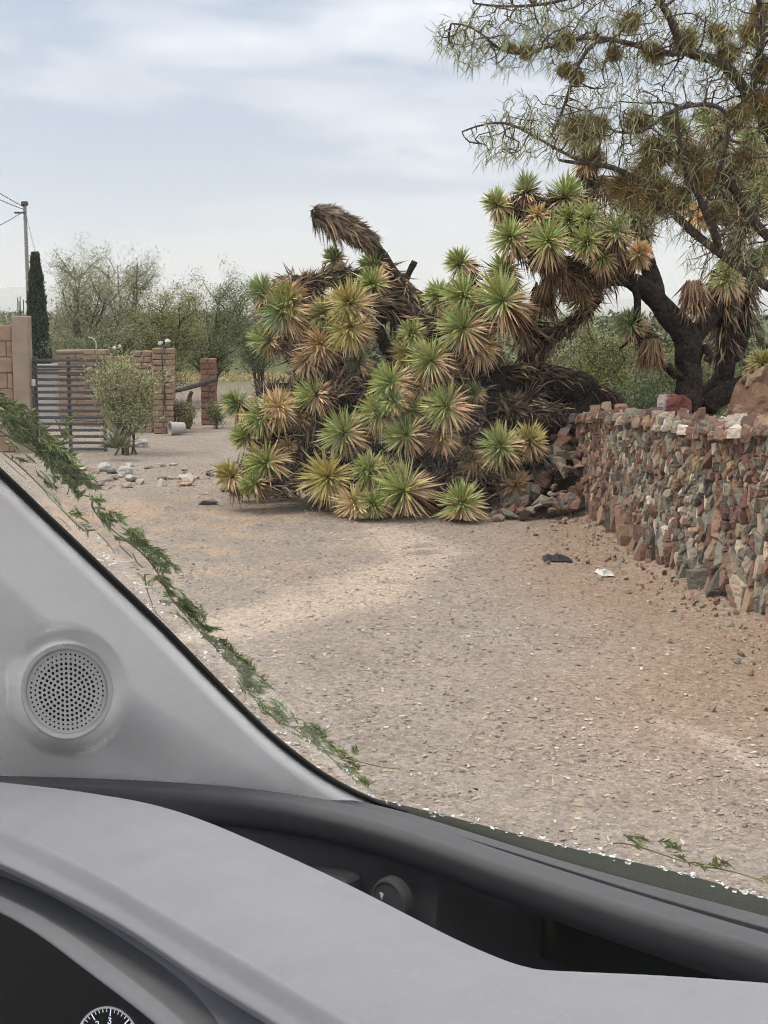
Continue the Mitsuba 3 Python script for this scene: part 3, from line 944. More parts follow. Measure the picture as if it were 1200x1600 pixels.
# scraps of old leaves and torn bark clinging to the fallen trunk
mb = MB()
for i, pts in enumerate(([(955, 628, 15.3, 8), (905, 598, 14.85, 8), (850, 582, 14.6, 8), (790, 580, 14.5, 8)], [(880, 640, 14.55, 8), (835, 645, 14.4, 8), (780, 622, 14.3, 8)], [(840, 585, 14.7, 6), (846, 545, 14.6, 6), (880, 515, 14.7, 6), (925, 475, 14.75, 6)], [(690, 510, 14.6, 8), (650, 470, 14.65, 8), (615, 430, 14.75, 8)])):
    p, rad = px_line(pts, 16)
    thatch(mb, p, rad * 1.5, 860 + i, 170, 0.13, GREYB * 0.85, 0.35, 0.6)
    thatch(mb, p, rad * 1.2, 880 + i, 120, 0.09, BROWN * 0.7, 0.7, 0.9)
mb.build("bark_scraps", "dead_mat", fy.k)
# old leaf coat inside the fallen crown
mb = MB()
r = np.random.default_rng(40)
for i in range(85):
    px, py = r.uniform(430, 830), r.uniform(520, 790)
    if (px < 500 and py < 600) or (px > 760 and py < 640) or (560 < px < 700 and py < 560) or (590 < px < 640 and py < 575):
        continue
    Y = r.uniform(14.25, 15.2)
    a = PY(px, py, Y)
    d = unit(np.array([r.normal() * 0.7 + 0.3, r.normal() * 0.5, r.normal() * 0.4 - 0.1]))
    thatch(mb, np.array([a, a + d * 0.15, a + d * 0.3]), 0.05, 300 + i, 240, 0.22, GREYB * (0.6 + 0.6 * r.random()), 0.5, 0.5)
for i in range(170):
    cx, cy, rx, ry, Y0 = [(450, 470, 45, 30, 14.65), (520, 580, 60, 50, 14.9), (600, 690, 110, 70, 14.7), (720, 650, 80, 70, 14.6), (760, 720, 60, 50, 14.6), (450, 690, 60, 70, 14.75), (620, 620, 90, 60, 15.0), (700, 740, 100, 40, 14.3)][i % 8]
    a = PY(cx + rx * r.normal() * 0.5, min(cy + ry * r.normal() * 0.5, 800), Y0 + 0.22 + abs(r.normal()) * 0.2)
    d = unit(np.array([r.normal() * 0.7 + 0.3, r.normal() * 0.5, r.normal() * 0.4 - 0.1]))
    thatch(mb, np.array([a, a + d * 0.15, a + d * 0.3]), 0.05, 900 + i, 260, 0.20, GREYB * (0.6 + 0.7 * r.random()), 0.5, 0.5)
mb.build("dead_leaf_coat", "dead_mat", fy.k, kind="stuff", label="mass of old brown leaves inside the fallen crown")

sy = Yucca(thing("standing_yucca", "tall dark forked tree yucca standing behind the stone wall on the right", "yucca tree"))
sy.limb("trunk", [(1068, 668, 14.6, 23.8), (1072, 640, 14.6, 22.3), (1077, 600, 14.6, 20.2), (1076, 560, 14.6, 20.9), (1074, 530, 14.6, 21.6), (1052, 500, 14.6, 18.7), (1026, 468, 14.6, 16.6), (1006, 450, 14.6, 15.1), (975, 437, 14.5, 11.5), (940, 440, 14.5, 7.92), (910, 430, 14.5, 6.48)], 60, 20, 0.2)
sy.limb("branch", [(1026, 465, 14.6, 14.4), (1018, 430, 14.7, 13.7), (1008, 400, 14.7, 13), (1000, 365, 14.7, 11.5), (990, 330, 14.7, 10.1), (960, 300, 14.7, 9.36), (935, 280, 14.7, 8.64)], 30, 14, 0.25, (0.5, 1), 450, 0.2)
sy.limb("branch", [(1080, 535, 14.65, 14.4), (1102, 505, 14.7, 13.7), (1122, 478, 14.8, 12.2), (1140, 440, 14.8, 10.8), (1150, 390, 14.8, 10.1), (1165, 330, 14.8, 8.64)], 30, 14, 0.25, (0.45, 1), 450, 0.22)
sy.limb("branch", [(1086, 668, 14.9, 18.7), (1108, 622, 14.9, 18), (1130, 585, 14.9, 15.8), (1136, 545, 14.9, 14.4), (1131, 500, 14.9, 12.2), (1128, 462, 14.9, 10.8), (1120, 420, 14.9, 10.1)], 34, 14, 0.22, (0.5, 1), 350, 0.2)
sy.limb("branch", [(1136, 560, 14.9, 13), (1158, 535, 15.0, 11.5), (1163, 500, 15.0, 10.8), (1165, 450, 15.0, 10.1), (1180, 390, 15.0, 8.64)], 26, 12, 0.25, (0.4, 1), 350, 0.2)
sy.limb("branch", [(1105, 640, 14.8, 15.8), (1140, 610, 14.8, 16.6), (1175, 598, 14.8, 15.8), (1215, 575, 14.8, 14.4), (1260, 540, 14.8, 12.2)], 26, 14, 0.22)
sy.limb("branch", [(1066, 588, 14.55, 7.2), (1052, 582, 14.5, 7.2), (1043, 572, 14.45, 7.2)], 10, 12, 0.2)
sy.limb("branch", [(1100, 545, 14.6, 7.2), (1108, 555, 14.5, 6.48), (1104, 565, 14.5, 5.76)], 10, 10, 0.2)
sy.limb("branch", [(990, 448, 14.5, 5.76), (996, 475, 14.5, 5.76), (996, 505, 14.5, 5.76), (1004, 528, 14.5, 5.04)], 14, 10, 0.25)
sy.limb("branch", [(990, 520, 14.5, 2.88), (980, 535, 14.5, 2.16), (968, 545, 14.5, 2.16)], 8, 8, 0.3)
sy.limb("branch", [(975, 437, 14.5, 7.2), (960, 400, 14.5, 7.2), (940, 360, 14.4, 7.2), (900, 345, 14.3, 6.48), (850, 340, 14.3, 5.76)], 20, 10, 0.3, (0.2, 1), 500, 0.18)
sy.limb("branch", [(935, 300, 14.6, 8.64), (890, 322, 14.5, 7.2), (840, 318, 14.4, 6.48), (800, 328, 14.4, 5.76)], 20, 10, 0.3, (0.2, 1), 600, 0.16)
sy.limb("branch", [(940, 440, 14.5, 7.2), (900, 425, 14.5, 7.2), (860, 410, 14.4, 7.2), (825, 390, 14.3, 5.76)], 20, 10, 0.3, (0.0, 1), 900, 0.2)
UPL = (-0.4, -0.5, 0.8)
for h in [
    (776, 318, 24, (-0.6, -0.3, 0.7), "green", 14.4), (822, 296, 24, (-0.1, -0.3, 1), "blue", 14.4), (884, 304, 28, (0.0, -0.4, 0.9), "green", 14.4), (840, 338, 20, (0, -0.6, 0.3), "tan", 14.3),
    (797, 370, 34, (-0.35, -0.7, 0.55), "green", 14.2), (857, 376, 32, (-0.1, -0.7, 0.6), "green", 14.15), (919, 342, 30, (-0.1, -0.6, 0.7), "green", 14.2), (890, 344, 24, (-0.4, -0.6, 0.6), "green", 14.25),
    (963, 358, 33, (0.1, -0.7, 0.6), "green", 14.15), (916, 376, 28, (-0.3, -0.8, 0.4), "green", 14.1), (920, 246, 26, (-0.2, -0.4, 0.9), "green", 14.7), (940, 400, 24, (-0.2, -0.8, 0.4), "green", 14.2),
    (1138, 434, 27, (-0.1, -0.7, 0.6), "green", 14.5), (1176, 222, 26, (0.0, -0.5, 0.8), "green", 14.9), (1110, 190, 26, (-0.3, -0.5, 0.8), "green", 14.9), (1090, 338, 24, (0, -0.7, -0.2), "tan", 14.5), (1186, 300, 28, (0.1, -0.6, 0.7), "green", 14.8),
    (1192, 566, 26, (0.1, -0.6, 0.6), "yellow", 14.6), (985, 506, 24, (-0.6, -0.5, 0.5), "blue", 14.5), (1060, 210, 24, (-0.2, -0.5, 0.8), "blue", 14.9), (1150, 262, 26, (0.2, -0.5, 0.8), "green", 14.9), (1196, 400, 26, (0.2, -0.6, 0.5), "green", 14.9),
    (1030, 300, 26, (-0.2, -0.6, 0.5), "green", 14.8), (1000, 395, 24, (0.2, -0.7, 0.2), "tan", 14.4), (870, 315, 20, (-0.2, -0.5, 0.8), "blue", 14.5),
]:
    sy.head(*h, n=280, skirt=320)
# hanging skirts of dead leaves
for (px, py, h, w, Y, sd) in [(1018, 528, 0.24, 0.10, 14.4, 1), (1084, 436, 0.34, 0.09, 14.5, 2), (870, 400, 0.4, 0.12, 14.45, 4), (900, 405, 0.38, 0.10, 14.5, 6), (740, 445, 0.3, 0.1, 14.9, 8), (850, 440, 0.34, 0.10, 14.7, 9), (1185, 245, 0.4, 0.1, 14.95, 10)]:
    mb = MB()
    a = PY(px, py, Y)
    thatch(mb, np.array([a, a - [0, 0, h * 0.3], a - [0, 0, h * 0.55]]), w * 0.8, 700 + sd, 2200, 0.20, BROWN * 0.95, 0.22, 0.3, backwards=False)
    mb.build("leaf_skirt", "dead_mat", sy.k)

# ------------------------------------------------------------------ the mesquite that overhangs the wall
def mesquite():
    r = np.random.default_rng(31)
    k = thing("mesquite_tree", "sparse thorny mesquite with thin twigs overhanging the wall at the upper right", "tree")
    nodes, parent, rad0 = [], [], []

    def strand(pts, attach=None):
        p, rr = px_line(pts, max(8, len(pts) * 5), 0.002)
        base = attach
        for i, (q, s) in enumerate(zip(p, rr)):
            nodes.append(q)
            parent.append(base if i == 0 else len(nodes) - 2)
            rad0.append(s)
        return len(nodes) - 1

    def nearest(px, py, Y):
        q = PY(px, py, Y)
        return int(np.argmin(np.linalg.norm(np.array(nodes) - q, axis=1)))

    strand([(1330, 700, 12.6, 30), (1320, 560, 12.5, 28), (1280, 460, 12.3, 22), (1240, 330, 12.1, 16), (1200, 200, 11.9, 10), (1170, 150, 11.8, 9), (1135, 105, 11.7, 8.5), (1107, 90, 11.6, 8), (1075, 82, 11.6, 7), (1050, 35, 11.5, 6), (1022, -10, 11.5, 5), (1000, -60, 11.4, 4)])
    trunk_n = len(nodes)
    strand([(1280, 460, 12.3, 14), (1200, 447, 12.0, 8), (1125, 395, 11.8, 7), (1080, 360, 11.7, 6.5), (1000, 285, 11.5, 4.5), (950, 260, 11.4, 4), (900, 254, 11.3, 3), (873, 250, 11.3, 2)], nearest(1280, 460, 12.3))
    strand([(1125, 395, 11.8, 6.5), (1100, 325, 11.6, 6), (1080, 280, 11.5, 5), (1062, 225, 11.4, 4), (1058, 165, 11.4, 3)], nearest(1125, 395, 11.8))
    strand([(1240, 330, 12.1, 12), (1195, 365, 11.9, 8), (1150, 300, 11.8, 7), (1125, 270, 11.7, 6), (1080, 245, 11.6, 4), (1040, 235, 11.5, 3)], nearest(1240, 330, 12.1))
    strand([(1100, 322, 11.6, 3), (1122, 275, 11.5, 3), (1133, 235, 11.4, 3), (1136, 180, 11.4, 3), (1055, 172, 11.3, 3.5), (1012, 200, 11.2, 2.5), (960, 205, 11.2, 2)], nearest(1100, 322, 11.6))
    strand([(1075, 82, 11.6, 5), (1010, 75, 11.4, 4), (940, 60, 11.3, 3.5), (875, 66, 11.2, 3), (835, 80, 11.1, 3), (790, 80, 11.1, 2.6), (760, 60, 11.0, 2), (705, 37, 11.0, 1.4)], nearest(1075, 82, 11.6))
    strand([(950, 260, 11.4, 3), (900, 248, 11.3, 2.6), (865, 230, 11.2, 2.2), (815, 202, 11.2, 2), (780, 192, 11.1, 1.8), (747, 197, 11.1, 1.5), (722, 206, 11.1, 1.2)], nearest(950, 260, 11.4))
    strand([(940, 60, 11.3, 3), (900, 110, 11.2, 2.6), (880, 170, 11.2, 2), (860, 215, 11.2, 2)], nearest(940, 60, 11.3))
    strand([(1022, -10, 11.5, 4), (950, -20, 11.3, 3), (880, 0, 11.2, 2.5), (800, 10, 11.1, 2), (740, 5, 11.0, 1.4)], nearest(1022, -10, 11.5))
    strand([(1170, 150, 11.8, 6), (1190, 60, 11.6, 5), (1180, -20, 11.5, 4)], nearest(1170, 150, 11.8))
    nsk = len(nodes)
    # twigs by space colonisation towards points spread through the crown's volume
    ell = [(780, 60, 105, 60, 11.0), (860, 40, 120, 75, 11.2), (960, 60, 130, 85, 11.4), (1080, 60, 130, 95, 11.6), (1180, 80, 120, 120, 11.7), (850, 200, 95, 60, 11.2), (785, 225, 60, 34, 11.1), (720, 70, 50, 40, 11.0), (940, 190, 120, 75, 11.3), (1060, 220, 140, 90, 11.5), (1170, 260, 110, 120, 11.8), (1020, 320, 110, 60, 11.6), (1150, 380, 90, 80, 11.9), (1250, 100, 120, 200, 12), (960, -60, 250, 60, 11.4)]
    att = []
    for (cx, cy, rx, ry, Y) in ell:
        m = int(rx * ry / 14)
        a = unit(r.normal(size=(m, 3))) * r.random((m, 1)) ** 0.5
        for q in a:
            att.append(PY(cx + q[0] * rx, cy + q[1] * ry, Y + q[2] * 0.65))
    att = np.array(att)
    step, kill, infl = 0.045, 0.062, 0.42
    for it in range(100):
        tree = cKDTree(np.array(nodes)[60 if it else 20:])
        off = 60 if it else 20
        d, i = tree.query(att)
        i = i + off
        ok = d < infl
        if not ok.any():
            break
        N = np.array(nodes)
        dirs = unit(att - N[i])
        acc = np.zeros_like(N)
        np.add.at(acc, i[ok], dirs[ok])
        grow = np.unique(i[ok])
        if len(nodes) > 14000:
            break
        for g in grow:
            if r.random() < 0.35:
                continue
            v = unit(acc[g] + r.normal(size=3) * 0.38 + np.array([0, 0, -0.12]))
            nodes.append(N[g] + v * step * (0.8 + 0.5 * r.random()))
            parent.append(int(g))
            rad0.append(0)
        tree = cKDTree(np.array(nodes))
        d, _ = tree.query(att)
        att = att[d > kill]
        if len(att) < 20:
            break
    N = np.array(nodes)
    n = len(N)
    desc = np.ones(n)
    for i in range(n - 1, nsk - 1, -1):
        if parent[i] is not None:
            desc[parent[i]] += desc[i]
    rad = np.where(np.arange(n) < nsk, rad0, 0.0016 * desc ** 0.42)
    # skeleton tubes
    start = 0
    idx = [i for i in range(nsk) if parent[i] is None or parent[i] != i - 1] + [nsk]
    for a, b_ in zip(idx[:-1], idx[1:]):
        pts, rr = N[a:b_], rad[a:b_]
        v, f = tube(pts, rr, 10, 0.2, a + 3, freq=14)
        add("trunk" if a == 0 else "branch", (v, f), "mesq_bark", k, smooth=True)
    mb = MB()
    for i in range(nsk, n):
        j = parent[i]
        v, f = tube(np.array([N[j], N[i]]), [max(min(rad[j], rad[i] * 1.5), 0.0016), max(rad[i], 0.0015)], 4, cap=False)
        mb.add(v, f, (0.075, 0.06, 0.052) if r.random() < 0.85 else (0.12, 0.075, 0.06))
    mb.build("twigs", "wood_mat", k, kind="stuff", label="fine tangled mesquite twigs")
    # drooping feathery leaves and narrow pods on the outer twigs
    tips = np.array([i for i in range(nsk, n) if desc[i] <= 4])
    dens = np.where(r.random(len(tips)) < 0.7, 4, 2)
    base = np.repeat(N[tips], dens, 0)
    m = len(base)
    base = base + r.normal(size=(m, 3)) * 0.012
    dirs = np.stack([r.normal(size=m) * 0.55 - 0.28, r.normal(size=m) * 0.55, -0.55 - 0.5 * r.random(m)], -1)
    flip = r.random(m) < 0.3
    dirs[flip, 2] *= -0.6
    keep = r.random(m) < 0.85
    base, dirs = base[keep], dirs[keep]
    m = len(base)
    col = np.array([[0.235, 0.275, 0.13], [0.29, 0.305, 0.155], [0.185, 0.22, 0.115], [0.24, 0.18, 0.115]])[r.choice(4, m, p=[0.42, 0.25, 0.25, 0.08])] * (0.75 + 0.5 * r.random((m, 1)))
    v, f, c = blades(base, dirs, 0.05 + 0.075 * r.random(m), 0.004 + 0.003 * r.random(m), col, r.normal(size=(m, 3)) * 0.015 - [0, 0, 0.02], 0.5, None, 0, r)
    mb = MB().add(v, f, c)
    mb.build("leaves", "leaf_mat", k, kind="stuff", label="drooping narrow grey green leaves")
    return N, nsk


scene["mesq_bark"] = {"type": "bumpmap", "scale": 1.0, "arbitrary": proc(lambda p, n, uv: 0.012 * fbm(p.x * 60, p.y * 60, p.z * 30, 3), 0.002),
                      "bsdf": two({"type": "diffuse", "reflectance": proc(lambda p, n, uv: mix((0.035, 0.03, 0.028), (0.14, 0.115, 0.098), fbm(p.x * 45, p.y * 45, p.z * 22, 3)))})}
mesq_nodes, mesq_n = mesquite()


def ball_moss():
    r = np.random.default_rng(61)
    tree = cKDTree(mesq_nodes[40:])
    spots = [(885, 66, 19), (822, 82, 13), (872, 120, 15), (902, 122, 14), (985, 35, 19), (1070, 62, 22), (1020, 82, 20), (995, 190, 24), (905, 205, 34), (1150, 185, 26), (1182, 165, 30), (1025, 240, 34), (1085, 255, 36), (1095, 285, 26), (980, 295, 36), (1030, 305, 34), (1137, 82, 22), (1176, 52, 24), (1120, 52, 18), (940, 250, 22), (1060, 310, 24), (1165, 250, 24), (960, 85, 13), (1190, 110, 22), (1050, 190, 18), (930, 200, 24), (1010, 270, 24), (1120, 330, 20), (1190, 20, 20), (800, 75, 9)]
    bands = [(0, 70, "along the top edge of the photo"), (70, 150, "in the upper half of the crown"), (150, 222, "round the arching branch"), (222, 400, "low in the crown before the yucca")]
    for i, (px, py, rp) in enumerate(spots):
        lo, hi, word = next(b for b in bands if b[0] <= py < b[1])
        rank = sorted(q[0] for q in spots if lo <= q[1] < hi).index(px)
        Y = 11.25 + (px - 700) * 0.0011 + r.normal() * 0.06
        c = PY(px, py, Y)
        _, j = tree.query(c)
        c = c * 0.35 + mesq_nodes[40 + j] * 0.65 if np.linalg.norm(mesq_nodes[40 + j] - c) > 0.08 else c
        R = rp * Y / F * 1.12
        n = int(700 + 900 * R / 0.15)
        d = unit(r.normal(size=(n, 3)))
        st = unit(r.normal(size=(n, 3))) * (R * 0.5 * r.random((n, 1))) * np.array([1.1, 1.1, 0.9])
        col = np.where(r.random((n, 1)) < 0.55, np.array([0.38, 0.265, 0.12]), np.array([0.31, 0.275, 0.13])) * (0.6 + 0.8 * r.random((n, 1)))
        bend = np.cross(d, r.normal(size=(n, 3))) * 0.3 * R
        v, f, cc = blades(c + st, d, R * (0.45 + 0.5 * r.random(n)), 0.005, col, bend, 0.5, None, 0.0, r)
        k = key_for("ball_moss")
        scene[k] = mikit.ply((v, f), "dead_mat", color=cc)
        labels[k] = {"label": f"{ORD[rank]} brown ball moss clump from the left {word}", "category": "ball moss", "group": "ball moss clumps on the mesquite"}


ball_moss()

# ------------------------------------------------------------------ background trees and shrubs
def desert_tree(name, label, cat, px, py_base, Y, top, halfw, seed, leafcol, nst=7, nleaf=7000, group=None, leaflen=0.05, low=0.15, z0=None, stemcol=(0.075, 0.065, 0.055), spread=1.0, leafw=0.013, power=0.6, base_r=0.03):
    """A many-stemmed feathery desert tree or shrub: trunk, branches and a crown of small leaves."""
    r = np.random.default_rng(seed)
    k = thing(name, label, cat, group)
    b = PY(px, py_base, Y)
    b[2] = float(ground_z(b[0], b[1])) if z0 is None else z0
    ztop = PY(px, top, Y)[2]
    H, Wd = ztop - b[2], halfw * Y / F
    tr = MB()
    tips, seglist = [], []
    for s in range(nst):
        a = s * 6.28 / nst + r.normal() * 0.4
        reach = Wd * (0.25 + 0.65 * r.random()) * spread
        hh = H * (0.72 + 0.28 * r.random()) * (1 - 0.25 * (reach / Wd) ** 2)
        e = b + [math.cos(a) * reach, math.sin(a) * reach, hh]
        m = b + [math.cos(a) * reach * 0.35, math.sin(a) * reach * 0.35, hh * 0.5]
        p = spline(np.array([b + r.normal(size=3) * base_r * [1, 1, 0], m, e]), 12) + np.r_[[[0, 0, 0]], np.cumsum(r.normal(size=(11, 3)) * 0.02 * H / 2, 0)]
        tr.add(*tube(p, np.linspace(0.022, 0.005, 12) * H / 1.8, 5), np.array(stemcol) * (0.8 + 0.4 * r.random()))
        for q in range(9):
            i = r.integers(3, 11)
            st = p[i]
            a2 = a + r.normal() * 1.2
            L = Wd * (0.25 + 0.4 * r.random())
            e2 = st + np.array([math.cos(a2) * L, math.sin(a2) * L, L * (0.5 + 0.8 * r.random())])
            e2[2] = min(e2[2], ztop)
            pp = spline(np.array([st, (st + e2) / 2 + r.normal(size=3) * L * 0.12, e2]), 6)
            tr.add(*tube(pp, np.linspace(0.008, 0.003, 6) * H / 1.8, 4, cap=False), np.array(stemcol) * (0.8 + 0.5 * r.random()))
            seglist.append(pp)
            for q2 in range(3):
                s3 = pp[r.integers(2, 6)]
                e3 = s3 + r.normal(size=3) * L * 0.35 + [0, 0, L * 0.25]
                seglist.append(np.linspace(s3, e3, 4))
                tr.add(*tube(np.linspace(s3, e3, 3), [0.003, 0.002, 0.002], 3, cap=False), np.array(stemcol) * (0.9 + 0.5 * r.random()))
    tr.build("stems", "wood_mat", k)
    per = int(nleaf * 1.9) // len(seglist)
    P, D = [], []
    for s in seglist:
        t = r.random(per) ** power
        i = np.minimum((t * (len(s) - 1)).astype(int), len(s) - 2)
        fr = (t * (len(s) - 1) - i)[:, None]
        P.append(s[i] * (1 - fr) + s[i + 1] * fr + r.normal(size=(per, 3)) * 0.05 * max(H, 1.0) / 1.6)
    P = np.vstack(P)
    P = P[P[:, 2] > b[2] + low * H * 0.3]
    n = len(P)
    d = r.normal(size=(n, 3)) + [0, 0, 0.4]
    tone = meshkit.fbm(P * 2.2, 2, seed)
    col = np.asarray(leafcol) * 1.3 * (0.65 + 0.7 * tone[:, None]) * (0.8 + 0.4 * r.random((n, 1)))
    v, f, c = diamonds(P, d, leaflen * (0.6 + 0.8 * r.random(n)), leafw, col, r)
    add("crown", (v, f), "leaf_mat", k, color=c)
    return k


GG = (0.17, 0.185, 0.105)
desert_tree("mesquite_tree", "tall feathery mesquite with a dark forked trunk behind the gate, beside the cypress", "tree", 132, 620, 27.0, 386, 70, 201, GG, 8, 9000)
desert_tree("mesquite_tree", "thin-topped mesquite right of the tallest one behind the gate", "tree", 192, 620, 28.5, 398, 66, 202, GG, 8, 9000)
desert_tree("mesquite_tree", "dense yellowish green mesquite behind the brick pillars", "tree", 262, 620, 27.5, 446, 62, 203, (0.16, 0.165, 0.065), 8, 10000)
desert_tree("mesquite_tree", "spreading green mesquite with bare upper twigs behind the red brick pillar", "tree", 330, 618, 29.0, 428, 72, 204, (0.115, 0.145, 0.065), 9, 11000, low=0.7)
desert_tree("mesquite_tree", "green mesquite half hidden behind the left side of the fallen yucca", "tree", 405, 612, 31.0, 470, 60, 205, (0.115, 0.145, 0.065), 8, 9000, low=0.8)
desert_tree("mesquite_tree", "mesquite far behind the middle of the fallen yucca", "tree", 520, 612, 33.0, 490, 70, 206, (0.125, 0.15, 0.075), 8, 9000)
desert_tree("mesquite_tree", "grey green mesquite showing through the gap in the fallen yucca", "tree", 640, 612, 31.0, 500, 70, 207, (0.16, 0.18, 0.11), 8, 9000)
desert_tree("shrub", "low green shrub behind the hidden foot of the gate trees, left of the cypress", "shrub", 40, 620, 30.0, 505, 60, 208, GG, 7, 5000)
desert_tree("shrub", "dense low green shrub filling the space below the gate trees", "shrub", 160, 620, 25.5, 500, 75, 209, (0.115, 0.135, 0.065), 8, 8000)
desert_tree("shrub", "bright green bush behind the wall between the two yuccas", "shrub", 935, 650, 19.0, 487, 66, 210, (0.15, 0.165, 0.06), 9, 10000, leaflen=0.035, low=0.4, power=0.45)
desert_tree("shrub", "dark low bush at the foot of the bright bush behind the wall", "shrub", 985, 650, 18.0, 582, 45, 211, (0.085, 0.115, 0.055), 7, 5000, leaflen=0.035)
desert_tree("shrub", "pale green bush just left of the standing yucca trunk", "shrub", 1035, 650, 22.0, 548, 50, 212, (0.14, 0.165, 0.075), 7, 6000, leaflen=0.04)
desert_tree("shrub", "bush behind the two stems of the standing yucca", "shrub", 1110, 650, 21.0, 555, 45, 213, (0.14, 0.15, 0.07), 7, 5000, leaflen=0.04)
desert_tree("shrub", "green bush at the right edge behind the earth heap", "shrub", 1190, 650, 18.0, 590, 45, 214, (0.12, 0.15, 0.06), 7, 5000, leaflen=0.04)
desert_tree("shrub", "grey green bush behind the trunk of the fallen yucca", "shrub", 870, 650, 20.0, 540, 45, 215, (0.14, 0.155, 0.08), 7, 5000, leaflen=0.04)
desert_tree("shrub", "wide feathery yellow green bush growing in front of the slatted gate", "shrub", 198, 700, 19.3, 556, 56, 216, (0.22, 0.235, 0.12), 13, 4200, leaflen=0.045, stemcol=(0.09, 0.08, 0.055), spread=0.9, power=0.25, base_r=0.06)
desert_tree("shrub", "small olive bush right of the cabled brick pillar", "shrub", 288, 676, 22.6, 628, 14, 217, (0.15, 0.15, 0.075), 7, 2500, leaflen=0.045)
desert_tree("shrub", "small bush at the foot of the red brick pillar", "shrub", 338, 668, 23.4, 628, 18, 218, (0.14, 0.14, 0.07), 6, 1500, leaflen=0.04)


def cypress():
    r = np.random.default_rng(71)
    k = thing("cypress_tree", "narrow dark green cypress column beside the utility pole", "tree")
    b = PY(62, 620, 25.5)
    b[2] = ground_z(b[0], b[1])
    top = PY(57, 392, 25.5)[2]
    H = top - b[2]
    add("trunk", tube(np.array([b, b + [0, 0, H * 0.5], b + [0, 0, H * 0.97]]), [0.06, 0.04, 0.008], 7), "bark", k, smooth=True)
    n = 15000
    t = r.random(n) ** 1.15
    wr = 0.23 * np.clip(1.04 - t, 0, 1) ** 0.62 * (0.75 + 0.5 * meshkit.noise(np.stack([t * 14, t * 0 + 2, t * 0], -1), 3))
    ph = r.random(n) * 6.28
    rr = wr * (0.55 + 0.5 * r.random(n))
    P = b + np.stack([np.cos(ph) * rr, np.sin(ph) * rr, t * H * 0.97], -1)
    d = np.stack([np.cos(ph) * 0.35, np.sin(ph) * 0.35, np.ones(n)], -1) + r.normal(size=(n, 3)) * 0.2
    v, f, c = diamonds(P, d, 0.09, 0.022, jitter((0.035, 0.055, 0.03), n, 0.25, r), r)
    add("crown", (v, f), "leaf_mat", k, color=c)


cypress()


def small_agave(px, py, Y, rpx, label, seed, n=46, col=(0.12, 0.14, 0.09), name="agave"):
    r = np.random.default_rng(seed)
    c = PY(px, py, Y)
    c[2] = max(c[2], 0.05)
    R = rpx * Y / F
    i = np.arange(n)
    th = np.radians(8 + 75 * ((i + 0.5) / n))
    ph = i * 2.4
    d = np.stack([np.sin(th) * np.cos(ph), np.sin(th) * np.sin(ph), np.cos(th)], -1)
    bend = np.zeros((n, 3))
    bend[:, 2] = -0.1 * R
    v, f, cc = blades(np.tile(c, (n, 1)), d, R * (0.8 + 0.3 * r.random(n)), 0.03 + 0.015 * r.random(n), jitter(col, n, 0.2, r), bend, 0.4, None, 0.25, r)
    v[:, 2] = np.maximum(v[:, 2], 0.01)
    k = key_for(name)
    scene[k] = mikit.ply((v, f), "leaf_mat", color=cc)
    labels[k] = {"label": label, "category": "plant"}


small_agave(184, 700, 18.6, 40, "spiky young yucca in front of the feathery bush by the gate", 81, 60, (0.15, 0.165, 0.09), "young_yucca")
small_agave(1040, 640, 15.2, 34, "small pale agave behind the wall left of the standing trunk", 82, 18, (0.3, 0.34, 0.26))

# ------------------------------------------------------------------ the yard entrance on the left
def brick_pillar(px0, px1, py_top, py_bot, Y, label, name="brick_pillar", seed=0, mat="brick_mat", cap=True, depth=None):
    r = np.random.default_rng(seed)
    a, b_ = PY(px0, py_bot, Y), PY(px1, py_bot, Y)
    w = b_[0] - a[0]
    dp = depth or w
    ztop = PY(px0, py_top, Y)[2]
    k = thing(name, label, "pillar")
    H = ztop
    v, f = box(a[0] + 0.014, b_[0] - 0.014, Y + 0.014, Y + dp - 0.014, -0.1, H - 0.01)
    add("mortar", (v, f), "mortar_mat", k)
    ch = 0.082
    n = int(H / ch)
    for i in range(n):
        z = (i + 0.5) * H / n
        two_ = 2 if w > 0.2 else 1
        off = (0.5 if i % 2 else 0.62)
        cuts = [0, off, 1] if two_ == 2 else [0, 1]
        for s0, s1 in zip(cuts[:-1], cuts[1:]):
            ww = (s1 - s0) * w - 0.012
            v, f = bevel_box((ww, dp, H / n - 0.013), 0.006, int(r.integers(1e6)), 0.003)
            add("brick", (v + [a[0] + (s0 + s1) / 2 * w, Y + dp / 2 + r.normal() * 0.004, z], f), mat, k)
    return k, a, b_, ztop


def concrete_pillar(px0, px1, py_top, py_bot, Y, label):
    a, b_ = PY(px0, py_bot, Y), PY(px1, py_bot, Y)
    w = b_[0] - a[0]
    ztop = PY(px0, py_top, Y)[2]
    k = thing("concrete_pillar", label, "pillar")
    v, f = bevel_box((w, w, ztop + 0.1), 0.012)
    m = trimesh.Trimesh(v, f)
    for _ in range(3):
        m = m.subdivide()
    v = np.array(m.vertices)
    v += (meshkit.fbm(v * 7, 3, 3)[:, None] - 0.5) * 0.02
    put(k + "__shaft", (v + [a[0] + w / 2, Y + w / 2, ztop / 2 - 0.05], np.array(m.faces)), "concrete_mat", smooth=40)
    return k, a, b_, ztop


k, a, b_, zt = concrete_pillar(24, 50, 494, 705, 19.6, "tall tan concrete gatepost with bare steel bars sticking out of its top")
for i, (px, t) in enumerate([(28, 465), (32, 463), (37, 468), (30, 470)]):
    q = PY(px, 494, 19.7 + 0.05 * (i % 2))
    add("steel_bar", tube(np.array([q - [0, 0, 0.05], [q[0] + 0.004, q[1], PY(px, t, 19.7)[2]]]), 0.006, 6), "wire_mat", k)


